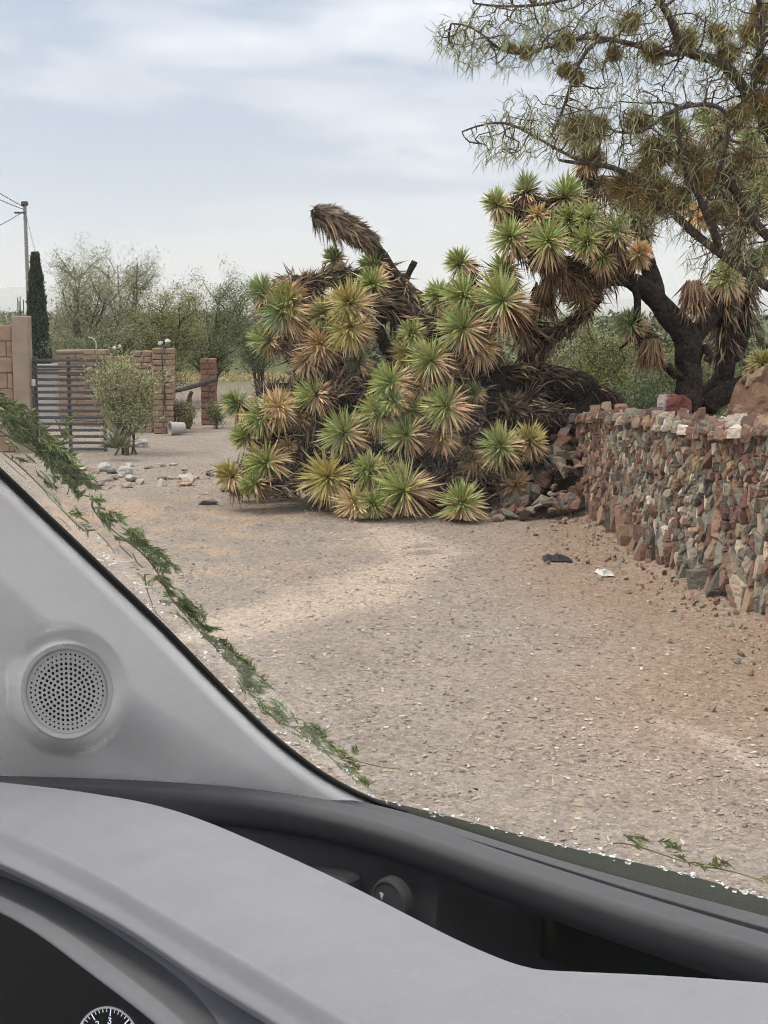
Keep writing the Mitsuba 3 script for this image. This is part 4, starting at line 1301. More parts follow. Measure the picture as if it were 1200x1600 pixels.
def block_wall(px0, px1, py_top, py_bot, Y, label, seed, bw=0.4, bh=0.2, mat="brick_mat", cap=False, thick=0.15):
    r = np.random.default_rng(seed)
    a, b_ = PY(px0, py_bot, Y), PY(px1, py_bot, Y)
    zt = PY(px1, py_top, Y)[2]
    k = thing("block_wall", label, "wall")
    add("mortar", box(a[0], b_[0], Y + 0.012, Y + thick - 0.012, -0.1, zt - 0.01), "mortar_mat", k)
    rows = max(1, int(round(zt / bh)))
    hh = zt / rows
    for i in range(rows):
        x = a[0] - (bw / 2 if i % 2 else 0)
        while x < b_[0] - 0.02:
            x0, x1 = max(x, a[0]), min(x + bw, b_[0])
            if x1 - x0 > 0.04:
                v, f = bevel_box((x1 - x0 - 0.012, thick, hh - 0.012), 0.006, int(r.integers(1e6)), 0.002)
                add("brick", (v + [(x0 + x1) / 2, Y + thick / 2 + r.normal() * 0.003, (i + 0.5) * hh], f), mat, k)
            x += bw
    if cap:
        add("coping", (lambda vf: (vf[0] + [(a[0] + b_[0]) / 2, Y + thick / 2, zt + 0.02], vf[1]))(bevel_box((b_[0] - a[0] + 0.04, thick + 0.06, 0.045), 0.008, seed, 0.003)), "concrete_mat", k)
    return k


block_wall(-130, 24, 508, 705, 19.75, "brown block wall at the left edge joined to the concrete gatepost", 301)
block_wall(94, 136, 551, 690, 23.6, "low brown brick wall behind the gate with a pale top", 302, 0.28, 0.09, cap=True)
block_wall(166, 212, 556, 690, 23.4, "low brick wall between the second and third brick pillars behind the bush", 303, 0.28, 0.09)
# pale shed wall seen between the slats
k = thing("shed", "pale grey shed wall seen through the slats of the gate", "shed")
a, b_ = PY(48, 690, 24.5), PY(93, 690, 24.5)
add("wall", (lambda vf: (vf[0] + [(a[0] + b_[0]) / 2, 25.1, 0.34], vf[1]))(bevel_box((b_[0] - a[0], 1.2, 1.0), 0.02)), "pale_paint", k)
add("roof", (lambda vf: (vf[0] + [(a[0] + b_[0]) / 2, 25.1, 0.865], vf[1]))(bevel_box((b_[0] - a[0] + 0.1, 1.34, 0.05), 0.01)), "pole_mat", k)
brick_pillar(134, 170, 546, 690, 23.5, "brick pillar behind the right half of the gate with a thin bent pipe on top", seed=1)
q = PY(150, 545, 23.6)
kp = thing("bent_pipe", "thin pale bent pipe rising from the pillar behind the gate", "pipe")
put(kp, tube(spline(np.array([q, q + [0, 0, 0.10], q + [-0.05, 0, 0.16], q + [-0.11, 0, 0.17]]), 12), 0.012, 7), "pale_paint")
brick_pillar(209, 239, 548, 690, 22.6, "tan brick pillar right of the feathery bush", seed=2)
brick_pillar(240, 272, 544, 678, 22.4, "brick pillar with a dark cable down its face and a broken white lamp on top", seed=3)
brick_pillar(314, 338, 560, 664, 23.9, "isolated dark red brick pillar left of the fallen yucca", seed=4, mat="redbrick_mat")
scene["redbrick_mat"] = two({"type": "diffuse", "reflectance": proc(lambda p, n, uv: mix((0.13, 0.07, 0.058), (0.27, 0.165, 0.13), 0.5 * fbm(p.x * 14, p.y * 14, p.z * 14, 4) + 0.5 * cell_rand(p.x * 3.1, 2, p.z * 11.5)))})
q = PY(254, 545, 22.35)
kk = thing("cable", "dark cable hanging down the front of a brick pillar", "cable")
put(kk, tube(spline(np.array([q + [0, 0.1, 0.01], q + [0, -0.03, 0.0], q + [0.01, -0.035, -0.4], q + [-0.01, -0.035, -0.9]]), 16), 0.012, 6), "wire_mat")
for px, py, s, lab in ((257, 538, 0.16, "broken white lamp on top of the cabled brick pillar"), (184, 546, 0.13, "small black and white lamp on the low brick wall")):
    k = thing("lamp", lab, "lamp")
    c = PY(px, py, 22.5 if px > 200 else 23.5)
    add("base", (lambda vf: (vf[0] + c - [0, 0, 0.04], vf[1]))(bevel_box((s * 0.5, s * 0.5, 0.05), 0.01)), "wire_mat", k)
    for j, (dx, dz, m) in enumerate(((-0.35, 0.02, "white_plastic"), (0.3, 0.05, "white_plastic"), (0.0, 0.11, "wire_mat"))):
        vv, ff = rock((s * 0.6, s * 0.5, s * 0.5), 61 + j + int(px), 16)
        add("shade", (vv + c + [dx * s, 0, dz], ff), m, k, smooth=50)


def gate():
    k = thing("gate", "low dark metal gate of horizontal slats between the gateposts", "gate")
    a, b_ = PY(52, 700, 19.75), PY(168, 700, 19.75)
    x0, x1 = a[0], b_[0]
    zt, zb = PY(60, 563, 19.75)[2], PY(60, 704, 19.75)[2] + 0.02
    n = 15
    for i in range(n):
        z = zt - (i + 0.0) * (zt - zb) / (n - 1)
        v, f = bevel_box((x1 - x0, 0.03, 0.036), 0.004)
        add("slat", (v + [(x0 + x1) / 2, 19.75, z], f), "gate_metal", k)
    for x in (x0 + 0.05, x1 - 0.03, (x0 + x1) / 2):
        v, f = bevel_box((0.045, 0.028, zt - zb + 0.10), 0.004)
        add("upright", (v + [x, 19.782, (zt + zb) / 2], f), "gate_metal", k)
    q = PY(52, 598, 19.7)
    add("hinge_box", (lambda vf: (vf[0] + q, vf[1]))(bevel_box((0.05, 0.05, 0.09), 0.008)), "white_plastic", k)


gate()


def pole():
    Y = 85.0
    k = thing("utility_pole", "slim grey utility pole with wires left of the cypress", "pole")
    t = PY(38.5, 318, Y)
    g = float(ground_z(t[0], Y))
    add("shaft", tube(np.array([[t[0] + 0.05, Y, g], [t[0], Y, t[2]]]), [0.12, 0.09], 10), "pole_mat", k, smooth=40)
    add("insulator", (lambda vf: (vf[0] * 0.0 + vf[0] + t + [0, 0, 0.0], vf[1]))(bevel_box((0.35, 0.35, 0.25), 0.06)), "wire_mat", k)
    v, f = bevel_box((0.6, 0.1, 0.1), 0.02)
    add("crossarm", (v + t + [-0.25, -0.14, -0.5], f), "wire_mat", k)
    for i, (p0, p1, lab) in enumerate((((37, 323), (-80, 245), "upper wire running up left from the utility pole"), ((37, 327), (-80, 268), "second wire just below the upper wire of the pole"), ((36, 331), (-80, 385), "lower wire sagging left from the utility pole"), ((41, 335), (63, 420), "thin stay wire slanting down right from the pole"))):
        a, b_ = PY(*p0, Y), PY(*p1, Y - 8 if i < 3 else Y)
        m = (a + b_) / 2 - [0, 0, 0.15]
        kk = thing("wire", lab, "wire")
        put(kk, tube(spline(np.array([a, m, b_]), 12), 0.022 if i < 3 else 0.012, 5), "wire_mat")


pole()
for i, (px, t, bt, Y) in enumerate([(354, 576, 606, 40), (371, 575, 604, 42), (384, 580, 602, 44), (397, 574, 605, 41), (407, 578, 604, 43)]):
    k = thing("fence_post", ORD[i].capitalize() + " from the left of the thin dark fence posts in the dry field", "post", "wooden posts in the dry field")
    a, b_ = PY(px, bt, Y), PY(px + (-1) ** i * 1.2, t, Y)
    a[2] = ground_z(a[0], a[1]) - 0.05
    put(k, tube(np.linspace(a, b_, 6), np.linspace(0.055, 0.045, 6) * (1 + 0.1 * (i % 2)), 7, 0.2, i + 1, freq=5), "bark", smooth=True)
k = thing("leaning_rail", "weathered log leaning between the cabled pillar and the red pillar", "log")
put(k, tube(spline(np.array([PY(274, 611, 22.8), PY(300, 604, 23.2), PY(336, 592, 23.7)]), 14), np.linspace(0.028, 0.045, 14), 9, 0.3, 4, freq=6), "mesq_bark", smooth=True)
k = thing("dead_stump", "dark crooked stump beside the log near the red brick pillar", "stump")
put(k, tube(spline(np.array([PY(292, 668, 23.3), PY(297, 645, 23.3), PY(296, 622, 23.3), PY(300, 612, 23.3)]), 14), np.linspace(0.05, 0.03, 14), 9, 0.4, 5, freq=7), "mesq_bark", smooth=True)


def bucket():
    k = thing("bucket", "pale bucket lying on its side by the yard entrance", "bucket")
    c = PY(277, 672, 22.2)
    c[2] = 0.10
    prof = np.array([[0.0, -0.14], [0.10, -0.14], [0.105, -0.135], [0.125, 0.13], [0.135, 0.135], [0.135, 0.15], [0.118, 0.15], [0.098, -0.125], [0.0, -0.125]])
    m = trimesh.creation.revolve(prof, sections=28)
    v = np.array(m.vertices)[:, [2, 0, 1]] * [-1, 1, 1]
    v = rot_z(v, 0.45) * 0.75
    add("body", (v + c, np.array(m.faces)), "pale_paint", k, smooth=35)
    add("handle", tube(spline(np.array([c + [-0.12, -0.14, 0.0], c + [-0.22, -0.05, -0.06], c + [-0.22, 0.05, -0.06], c + [-0.12, 0.13, 0]]), 12), 0.005, 5), "wire_mat", k)


bucket()


def debris():
    r = np.random.default_rng(91)
    # rubble and rubbish along the edge of the yard
    for i in range(60):
        px, py = r.uniform(120, 400), r.normal(752, 12)
        if 330 < px and py < 745:
            continue
        s = r.uniform(0.05, 0.16)
        p = PZ(px, py, 0)
        v, f = rock((s * 1.5, s, s * 0.6), int(r.integers(1e6)), 12)
        v = rot_z(v, r.random() * 6) + [p[0], p[1], ground_z(p[0], p[1]) + s * 0.15]
        ci = r.choice(5)
        c = np.array([[0.36, 0.33, 0.29], [0.25, 0.21, 0.18], [0.40, 0.28, 0.20], [0.14, 0.13, 0.13], [0.40, 0.38, 0.35]])[ci]
        cw = ["grey", "brown", "orange tan", "blackish", "whitish"][ci]
        k = key_for("loose_stone")
        scene[k] = mikit.ply((v, f), "stone_mat", color=np.tile(c * (0.8 + 0.3 * r.random()), (len(v), 1)))
        labels[k] = {"label": f"loose {cw} broken stone in the band of rubble before the yard entrance", "category": "stone", "group": f"{cw} broken stones before the yard entrance"}
    for j, (px, py, s, lab) in enumerate([(163, 736, 0.13, "crumpled white plastic bag under the young yucca"), (220, 700, 0.17, "crumpled white plastic bag right of the young yucca"), (196, 742, 0.14, "crumpled grey plastic bag among the rubble")]):
        m = trimesh.creation.icosphere(3, 0.5)
        v = np.array(m.vertices)
        v *= (0.7 + 0.7 * meshkit.fbm(v * 4 + j * 5, 3, j))[:, None]
        v = v * [s * 1.2, s, s * 0.8]
        p = PZ(px, py, 0.0)
        v = v + [p[0], p[1], s * 0.32]
        k = thing("plastic_bag", lab, "bag")
        put(k, (v, np.array(m.faces)), "pale_paint")
    # dark rag and white scrap on the road near the wall
    for (px, py, w, h, mat, lab, nm) in [(870, 876, 0.21, 0.045, "dark_cloth", "small dark rag lying flat on the road near the wall", "rag"), (944, 897, 0.13, 0.05, "white_plastic", "white paper scrap on the road at the foot of the wall", "paper_scrap")]:
        p = PZ(px, py, 0)
        gx_, gy_ = np.meshgrid(np.linspace(-1, 1, 26), np.linspace(-1, 1, 14))
        ph = np.arctan2(gy_, gx_)
        ext = 0.75 + 0.35 * meshkit.noise(np.stack([np.cos(ph) * 2, np.sin(ph) * 2, ph * 0 + px], -1), 2)
        X_, Y_ = gx_ * w / 2 * ext, gy_ * h * 2.2 * ext
        Z_ = 0.012 + 0.035 * meshkit.fbm(np.stack([gx_ * 3, gy_ * 3, gx_ * 0 + px], -1), 3, 1) ** 1.5 * (1 - np.maximum(abs(gx_), abs(gy_)) ** 3) * 2
        G = np.stack([X_ + p[0], Y_ + p[1], Z_ + ground_z(X_ + p[0], Y_ + p[1])], -1)
        top = G.copy()
        bot = G - [0, 0, 0.003]
        v, f = grid(top)
        k = thing(nm, lab, nm.replace("_", " "))
        put(k, (v, f), mat, smooth=True)
    v = None


debris()


def scrub():
    r = np.random.default_rng(55)
    n = 900
    mb = MB()
    for i in range(n):
        Y = 34 + 700 * r.random() ** 2.2
        x = (r.random() * 2 - 1) * 0.30 * Y
        if Y < 60 and -5.5 < x < -1.5 and Y < 52:
            continue
        s = r.uniform(0.5, 1.6)
        m = 90 if Y > 120 else 420
        P = unit(r.normal(size=(m, 3))) * r.random((m, 1)) ** 0.4 * [s, s, s * 0.55] + [x, Y, 0]
        P[:, 2] += ground_z(np.array([x]), np.array([Y]))[0] + s * 0.4
        c = np.array([0.11, 0.125, 0.068]) * (0.7 + 0.6 * r.random())
        v, f, cc = diamonds(P, r.normal(size=(m, 3)), (0.35 if Y > 120 else 0.13) * s, (0.2 if Y > 120 else 0.06) * s, np.tile(c, (m, 1)) * (0.7 + 0.6 * r.random((m, 1))), r)
        mb.add(v, f, cc)
    labels["scrub"] = {"label": "grey green desert scrub dotted over the plain below", "category": "scrub", "kind": "stuff"}
    put("scrub", mb.mesh(), "leaf_mat", color=mb.color())
    # pale dry grass strip in the field
    m = 5000
    x = r.uniform(-7, -1.2, m)
    y = r.uniform(36, 40, m)
    base = np.stack([x, y, ground_z(x, y)], -1)
    v, f, c = blades(base, np.stack([r.normal(size=m) * 0.3, r.normal(size=m) * 0.3, np.ones(m)], -1), 0.04 + 0.05 * r.random(m), 0.03, jitter((0.42, 0.36, 0.2), m, 0.2, r), None, 0.5, None, 0, r)
    labels["dry_grass"] = {"label": "strip of pale dry grass in the field behind the red pillar", "category": "grass", "kind": "stuff"}
    put("dry_grass", (v, f), "dead_mat", color=c)


scrub()

# ------------------------------------------------------------------ the car, from the driver's seat
CAR = thing("car", "car interior in the foreground with light grey pillar trim, dark dashboard and windscreen", "car")


def PDROP(px, py, drop):
    r = ray(px, py)
    return EYE + r * (drop / -r[2])


def rowdrop(pts):
    return np.array([PDROP(*p) for p in pts])


SB = rowdrop([(430, 1237, 0.425), (580, 1257, 0.425), (700, 1290, 0.425), (900, 1352, 0.425), (1050, 1393, 0.425), (1200, 1433, 0.425), (1500, 1525, 0.425)])
RB = rowdrop([(-250, 1214, 0.3580), (0, 1217, 0.3580), (200, 1223, 0.3779), (400, 1238, 0.3947), (580, 1268, 0.4050), (740, 1318, 0.4050), (900, 1371, 0.4050), (1050, 1418, 0.4050), (1200, 1463, 0.4050), (1500, 1555, 0.4050)])
RC = rowdrop([(-250, 1222, 0.3450), (0, 1225, 0.3450), (200, 1231, 0.3649), (400, 1245, 0.3817), (580, 1279, 0.3920), (740, 1331, 0.3920), (900, 1386, 0.3920), (1050, 1434, 0.3920), (1200, 1480, 0.3920), (1500, 1572, 0.3920)])
RF = rowdrop([(-250, 1236, 0.3510), (0, 1239, 0.3510), (200, 1245, 0.3709), (400, 1262, 0.3877), (580, 1302, 0.3980), (740, 1356, 0.3980), (900, 1411, 0.3980), (1050, 1459, 0.3980), (1200, 1504, 0.3980), (1500, 1596, 0.3980)])
n = 110
rb, rc, rf = spline(RB, n), spline(RC, n), spline(RF, n)
lat = unit(SB[5] - SB[1])
fw = unit(np.cross([0, 0, 1.0], lat))          # the car's forward direction
if fw[1] < 0:
    fw = -fw
rb_low = rb + fw * 0.004 - [0, 0, 0.02]
rf2 = rf + fw * 0.004 - [0, 0, 0.013]
rf3 = rf + fw * 0.014 - [0, 0, 0.022]
rf4 = rf + fw * 0.024 - [0, 0, 0.024]
v, f = loft([rb_low, rb, (rb + rc) / 2 + [0, 0, 0.003], rc, (rc + rf) / 2 + [0, 0, 0.004], rf, rf2, rf3, rf4], n, 5)
DASH = add("dashboard", (v, f), "dash_mat", CAR, smooth=True)
# strip between the roll and the glass, with the long defroster slot
sb = spline(SB, n)
slot0 = spline(rowdrop([(700, 1300, 0.412), (740, 1312, 0.412), (900, 1364, 0.412), (1050, 1410, 0.412), (1200, 1453, 0.412), (1500, 1545, 0.412)]), n)
front = spline(rowdrop([(430, 1250, 0.414), (580, 1270, 0.414), (700, 1301, 0.414), (900, 1362, 0.414), (1050, 1408, 0.414), (1200, 1450, 0.414), (1500, 1540, 0.414)]), n)
v, f = loft([sb + fw * 0.004 - [0, 0, 0.006], sb, (sb + front) / 2 + [0, 0, 0.001], front, front - [0, 0, 0.012]], n, 4)
add("defroster_panel", (v, f), "dash_mat", CAR, smooth=True)
v, f = loft([front + fw * 0.002 - [0, 0, 0.014], rb + fw * 0.006 - [0, 0, 0.020]], n, 2)
add("defroster_slot", (v, f), "black_rubber", CAR)
HBX = HB = spline(rowdrop([(-250, 1236, 0.33), (0, 1240, 0.33), (180, 1247, 0.33), (280, 1269, 0.33), (390, 1312, 0.33), (500, 1361, 0.33), (640, 1431, 0.33), (780, 1497, 0.33), (850, 1517, 0.33), (900, 1520, 0.33), (1050, 1526, 0.33), (1200, 1536, 0.33), (1500, 1556, 0.33)]), n)
# wall under the roll: a panel on the left, an open pocket on the right
sel = (rf4[:, 0] < PD(700, 1400, 1.05)[0])
w_top = rf4[sel]
wn = 50
wl = spline(w_top, wn)
v, f = loft([wl, wl - [0, 0, 0.02], wl - fw * 0.01 - [0, 0, 0.10], wl - fw * 0.03 - [0, 0, 0.16]], wn, 4)
TR = add("tray_wall", (v, f), "dash_mat", CAR, smooth=True)
v, f = loft([rf4 + fw * 0.16 - [0, 0, 0.07], rf4 + fw * 0.37 - [0, 0, 0.20], rf4 + fw * 0.37 - [0, 0, 0.27], rf4 - [0, 0, 0.27], HBX - [0, 0, 0.27], HBX - fw * 0.3 - [0, 0, 0.27], HBX - fw * 0.3 - [0, 0, 0.6]], n, 2)
add("lower_dashboard", (v, f), "dash_mat", CAR, smooth=True)
# right edge return of that panel and the pocket behind
edge = wl[-1]
v, f = grid(np.array([[edge - [0, 0, 0.004], edge - fw * 0.03 - [0, 0, 0.19]], [edge + fw * 0.10 - [0, 0, 0.05], edge + fw * 0.10 - [0, 0, 0.19]], [edge + fw * 0.34 - [0, 0, 0.19], edge + fw * 0.34 - [0, 0, 0.25]]]))
add("pocket_side", (v, f), "dash_mat", CAR)
pr = spline(rf4[~sel], 30)
v, f = loft([pr, pr + fw * 0.03 - [0, 0, 0.022], pr + fw * 0.10 - [0, 0, 0.05], pr + fw * 0.15 - [0, 0, 0.085], pr + fw * 0.34 - [0, 0, 0.20], pr + fw * 0.34 - [0, 0, 0.25], pr - fw * 0.25 - [0, 0, 0.26]], 30, 3)
add("pocket", (v, f), "dash_mat", CAR, smooth=True)


def on_wall(px, py, off=0.0):
    """Point of the tray wall (a nearly upright plane) on the pixel's ray."""
    p0 = wl[int(wn * 0.75)]
    r = ray(px, py)
    nn = unit(fw + np.array([0, 0, 0.1]))
    return EYE + r * (np.dot(p0 - EYE, nn) / np.dot(r, nn)) - fw * off


c = on_wall(617, 1404, 0.001)
ang = np.linspace(0, 2 * np.pi, 49)[:-1]
upv = unit(np.array([0, 0, 1.0]))
R0 = 36 * np.dot(c - EYE, FWD) / F
prof = [(0, 0.006), (0.80, 0.006), (0.86, 0.0075), (0.95, 0.007), (1.0, 0.004), (1.0, -0.002)]
rings = [np.array([c + (lat * math.cos(a) + upv * math.sin(a)) * R0 * pr_ - fw * h for a in np.r_[ang, ang[:1]]]) for pr_, h in prof]
KN = add("round_knob", grid(np.array(rings)), "dash_mat", CAR, smooth=35)
kc = on_wall(610, 1394, 0.010)
kv = np.array([kc + lat * a * 0.003 + upv * b2 * 0.003 for a, b2 in ((-0.6, 0.9), (0.7, 0.8), (0.1, -0.9))])
kv = np.vstack([kv, kv - fw * 0.0006])
add("mark", (kv, np.array([[0, 1, 2], [3, 5, 4], [0, 3, 4], [0, 4, 1], [1, 4, 5], [1, 5, 2], [2, 5, 3], [2, 3, 0]])), "white_plastic", KN)
c = on_wall(520, 1372, 0.003)
v, f = bevel_box((0.05, 0.02, 0.016), 0.003)
Rm = np.column_stack([lat, fw, upv])
v = v @ Rm.T + c
BT = add("button", (v, f), "dash_mat", CAR, smooth=30)
c2 = on_wall(513, 1364, 0.0135)
v, f = bevel_box((0.0022, 0.0012, 0.0022), 0.0004)
add("mark", (v @ Rm.T + c2, f), "white_plastic", BT)

# instrument hood: broad matte plate, rounded lip, visor, bezel, dark screen
HF = spline(rowdrop([(-250, 1195, 0.322), (0, 1286, 0.322), (100, 1334, 0.322), (200, 1388, 0.322), (300, 1446, 0.322), (400, 1505, 0.322), (480, 1551, 0.322), (565, 1600, 0.322), (700, 1680, 0.322), (850, 1765, 0.322), (1000, 1850, 0.322)]), n)
# a plate whose back edge dips and whose middle is slightly crowned
G = []
G.append(HB + fw * 0.02 - [0, 0, 0.05])
G.append(HB + fw * 0.006 - [0, 0, 0.008])
G.append(HB)
for t in np.linspace(0.12, 0.9, 8):
    G.append(HB * (1 - t) + HF * t + [0, 0, 0.010 * math.sin(math.pi * t)])
G.append(HF)
G = np.array(G)
v, f = loft(list(G), n, 4)
add("instrument_hood", (v, f), "hood_mat", CAR, smooth=True)
LB = spline(rowdrop([(-250, 1262, 0.335), (0, 1350, 0.335), (100, 1398, 0.335), (200, 1453, 0.335), (300, 1520, 0.335), (435, 1604, 0.335), (560, 1690, 0.335), (700, 1790, 0.335), (850, 1890, 0.335), (1000, 1990, 0.335)]), n)
mid1 = HF * 0.72 + LB * 0.28 + [0, 0, 0.0045]
mid2 = HF * 0.35 + LB * 0.65 + [0, 0, 0.001]
under = LB + fw * 0.03 - [0, 0, 0.006]
v, f = loft([HF, mid1, mid2, LB, LB + fw * 0.008 - [0, 0, 0.008], under], n, 6)
add("hood_lip", (v, f), "hood_mat", CAR, smooth=True)


def rowd(pts, base_drop):
    return spline(rowdrop([(a, b, base_drop) for a, b in pts]), n)


V0 = rowd([(-250, 1240), (0, 1335), (100, 1385), (200, 1438), (300, 1502), (435, 1590), (560, 1675), (700, 1770)], 0.36)
V1 = rowd([(-250, 1283), (0, 1368), (80, 1400), (150, 1440), (230, 1492), (300, 1547), (345, 1604), (400, 1690), (450, 1800)], 0.365)
V2 = rowd([(-250, 1290), (0, 1376), (80, 1410), (150, 1452), (225, 1505), (285, 1557), (330, 1612), (380, 1700), (430, 1810)], 0.371)
v, f = loft([V0, V1], n, 6)
add("visor", (v, f), "hood_mat", CAR, smooth=True)
Bm = rowd([(-250, 1318), (0, 1400), (80, 1440), (150, 1488), (225, 1545), (290, 1600), (340, 1660), (400, 1760), (450, 1870)], 0.368)
Bl = rowd([(-250, 1345), (0, 1425), (60, 1460), (120, 1505), (200, 1566), (247, 1604), (300, 1660), (350, 1750), (390, 1850)], 0.376)
v, f = loft([V1 + fw * 0.004, V2 + fw * 0.008, Bm, Bl, Bl + fw * 0.02 - [0, 0, 0.008], Bl + fw * 0.05 - [0, 0, 0.015]], n, 6)
add("bezel", (v, f), "hood_mat", CAR, smooth=True)
# screen and its round dial
sc0 = PDROP(0, 1430, 0.388)
sn = unit(np.array([0.25, 0.80, -0.28]) * [1, 1, -1] * -1)      # faces back and up to the driver
sn = unit(-(PD(171, 1627, 1.0) - EYE) * 0.55 - fw * 0.6)


def on_screen(px, py, off=0.0):
    r = ray(px, py)
    p0 = PD(171, 1560, 0.98)
    return EYE + r * (np.dot(p0 - EYE, sn) / np.dot(r, sn)) + sn * off


q = np.array([on_screen(-250, 1250), on_screen(420, 1500), on_screen(420, 1950), on_screen(-250, 1950)])
SC = add("instrument_screen", (q, np.array([[0, 1, 2], [0, 2, 3]])), "screen_black", CAR)
cc = on_screen(171, 1627, 0.002)
dR = 54 * np.dot(cc - EYE, FWD) / F
e1 = unit(np.cross([0, 0, 1.0], sn))
if e1[0] < 0:
    e1 = -e1
e2 = unit(np.cross(sn, e1))
if e2[2] < 0:
    e2 = -e2
scene["dial_mat"] = principled((0.7, 0.72, 0.78), 0.5, 0.3)


def flat(pts2, z=0.0, d=0.0006):
    return np.array([cc + e1 * a + e2 * b2 + sn * z for a, b2 in pts2])


a_ = np.linspace(0, 2 * np.pi, 97)
rg = np.array([flat(np.column_stack([np.cos(a_), np.sin(a_)]) * dR * q_, z) for q_, z in ((0.94, 0), (0.94, 0.0006), (1.0, 0.0006), (1.0, 0))])
GLOW = {"type": "area", "radiance": rgb(0.10, 0.105, 0.12), "sampling_weight": 0.002}
DI = add("dial_ring", grid(rg), "dial_mat", SC, emitter=GLOW)
mb = MB()
for i in range(36):
    t = math.radians(-30 + i * 240 / 30)
    if i > 30:
        break
    L_, w_ = (0.20, 0.016) if i % 5 == 0 else (0.09, 0.010)
    o, tn = np.array([math.cos(t), math.sin(t)]), np.array([-math.sin(t), math.cos(t)])
    pts2 = [o * (0.93 - L_) - tn * w_, o * 0.935 - tn * w_, o * 0.935 + tn * w_, o * (0.93 - L_) + tn * w_]
    mb.add(flat(np.array(pts2) * dR, 0.0003), [[0, 1, 2], [0, 2, 3]])
mb.build("dial_ticks", "dial_mat", SC, emitter=GLOW)
nb = MB()
for i in range(0, 31, 5):
    t = math.radians(-30 + i * 8)
    tm = meshkit.text_mesh(str(6 - i // 5), dR * 0.17, 0.0004)
    tv = np.array(tm.vertices)
    tv[:, :2] -= (tv[:, :2].max(0) + tv[:, :2].min(0)) / 2
    o = np.array([math.cos(t), math.sin(t)]) * dR * 0.60
    W = cc + (tv[:, :1] + o[0]) * e1 + (tv[:, 1:2] + o[1]) * e2 + (tv[:, 2:] + 0.0003) * sn
    nb.add(W, tm.faces)
nb.build("dial_numbers", "dial_mat", SC, emitter=GLOW)

# pillar trim
EDGE = [(-420, 395), (-250, 528), (-120, 636), (0, 741), (70, 808), (150, 884), (250, 980), (350, 1082), (430, 1158), (500, 1211), (545, 1237), (590, 1257)]
ex = PchipInterpolator([e[0] for e in EDGE], [e[1] for e in EDGE])
A3 = np.array([[1, 590, 1257], [1, 0, 741], [1, 0, 1217]], float)
coef = np.linalg.solve(A3, np.array([1 / 1.31, 1 / 1.0, 1 / 1.135]))


def pillar_base(px, py):
    px, py = np.asarray(px, float), np.asarray(py, float)
    base = 1 / np.maximum(coef[0] + coef[1] * px + coef[2] * py, 0.3)
    # distance from the glass edge, in pixels
    xs = np.linspace(-420, 590, 400)
    tree = cKDTree(np.column_stack([xs, ex(xs)]))
    s, _ = tree.query(np.stack([px, py], -1).reshape(-1, 2))
    s = s.reshape(px.shape)
    d = base + 0.012 * np.clip(1 - s / 26, 0, 1) ** 2
    # the beam along the glass stands proud; the lower panel steps back from it
    lo = np.interp(px, [-300, 0, 150, 300, 450, 600], [120, 112, 112, 70, 36, 10])
    hi = lo + np.interp(px, [-300, 0, 200, 400, 600], [110, 100, 90, 60, 40])
    t = np.clip((s - lo) / (hi - lo), 0, 1)
    t = t * t * (3 - 2 * t)
    d = d + t * np.interp(px, [-300, 0, 130, 280, 450, 600], [0.07, 0.066, 0.04, 0.012, 0.003, 0.0])
    return d


_pp = [PD(a, b2, float(pillar_base(a, b2))) for a, b2 in ((45, 1080), (165, 1080), (105, 1020), (105, 1140))]
SPK_N = unit(np.cross(_pp[1] - _pp[0], _pp[2] - _pp[3]))
SPK_N = SPK_N if np.dot(SPK_N, EYE - _pp[0]) > 0 else -SPK_N
SPK_N = unit(SPK_N * 0.3 + unit(EYE - _pp[0]) * 0.7)
SPK_C = PD(105, 1080, float(np.mean([np.dot(q - EYE, FWD) for q in _pp])) - 0.004)


def pillar_depth(px, py):
    """The trim, levelled to a flat seat round the loudspeaker."""
    px, py = np.asarray(px, float), np.asarray(py, float)
    d = pillar_base(px, py)
    rr = np.hypot((px - 105), (py - 1080) * 0.94)
    q = np.clip((96 - rr) / 26, 0, 1)
    q = q * q * (3 - 2 * q)
    k = SPK_N @ FWD + (px - 600) / F * (SPK_N @ RIGHT) - (py - 800) / F * (SPK_N @ UP)
    return d * (1 - q) + q * (SPK_N @ (SPK_C - EYE)) / k


nu, nv = 120, 90
G = np.zeros((nv, nu, 3))
pxs = np.linspace(-420, 590, nu)
for j in range(nu):
    y0, y1 = float(ex(pxs[j])), 1275.0
    pys = y0 + (y1 - y0) * np.linspace(0, 1, nv) ** 1.15
    dd = pillar_depth(np.full(nv, pxs[j]), pys)
    G[:, j] = np.array([PD(pxs[j], yy, d) for yy, d in zip(pys, dd)])
back = EYE + (G[0] - EYE) * 1.03 - lat * 0.004
v, f = grid(np.concatenate([back[None], G]))
vd = v - EYE
vpx, vpy = 600 + F * (vd @ RIGHT) / (vd @ FWD), 800 - F * (vd @ UP) / (vd @ FWD)
inside = np.hypot(vpx - 105, (vpy - 1080) / 1.09) < 62
f = f[~inside[f].all(1)]
PT = add("pillar_trim", (v, f), "pillar_mat", CAR, smooth=True)
# black seal between trim and glass
xs = np.linspace(-420, 640, 80)
sp = np.array([PD(x, (ex(x) if x <= 590 else 1257 + (x - 590) * 0.30) - 3, float(pillar_depth(min(x, 585), ex(min(x, 585)))) - 0.004) for x in xs])
v, f = tube(sp, 0.0027, 10)
add("windscreen_seal", (v, f), "black_rubber", CAR, smooth=True)


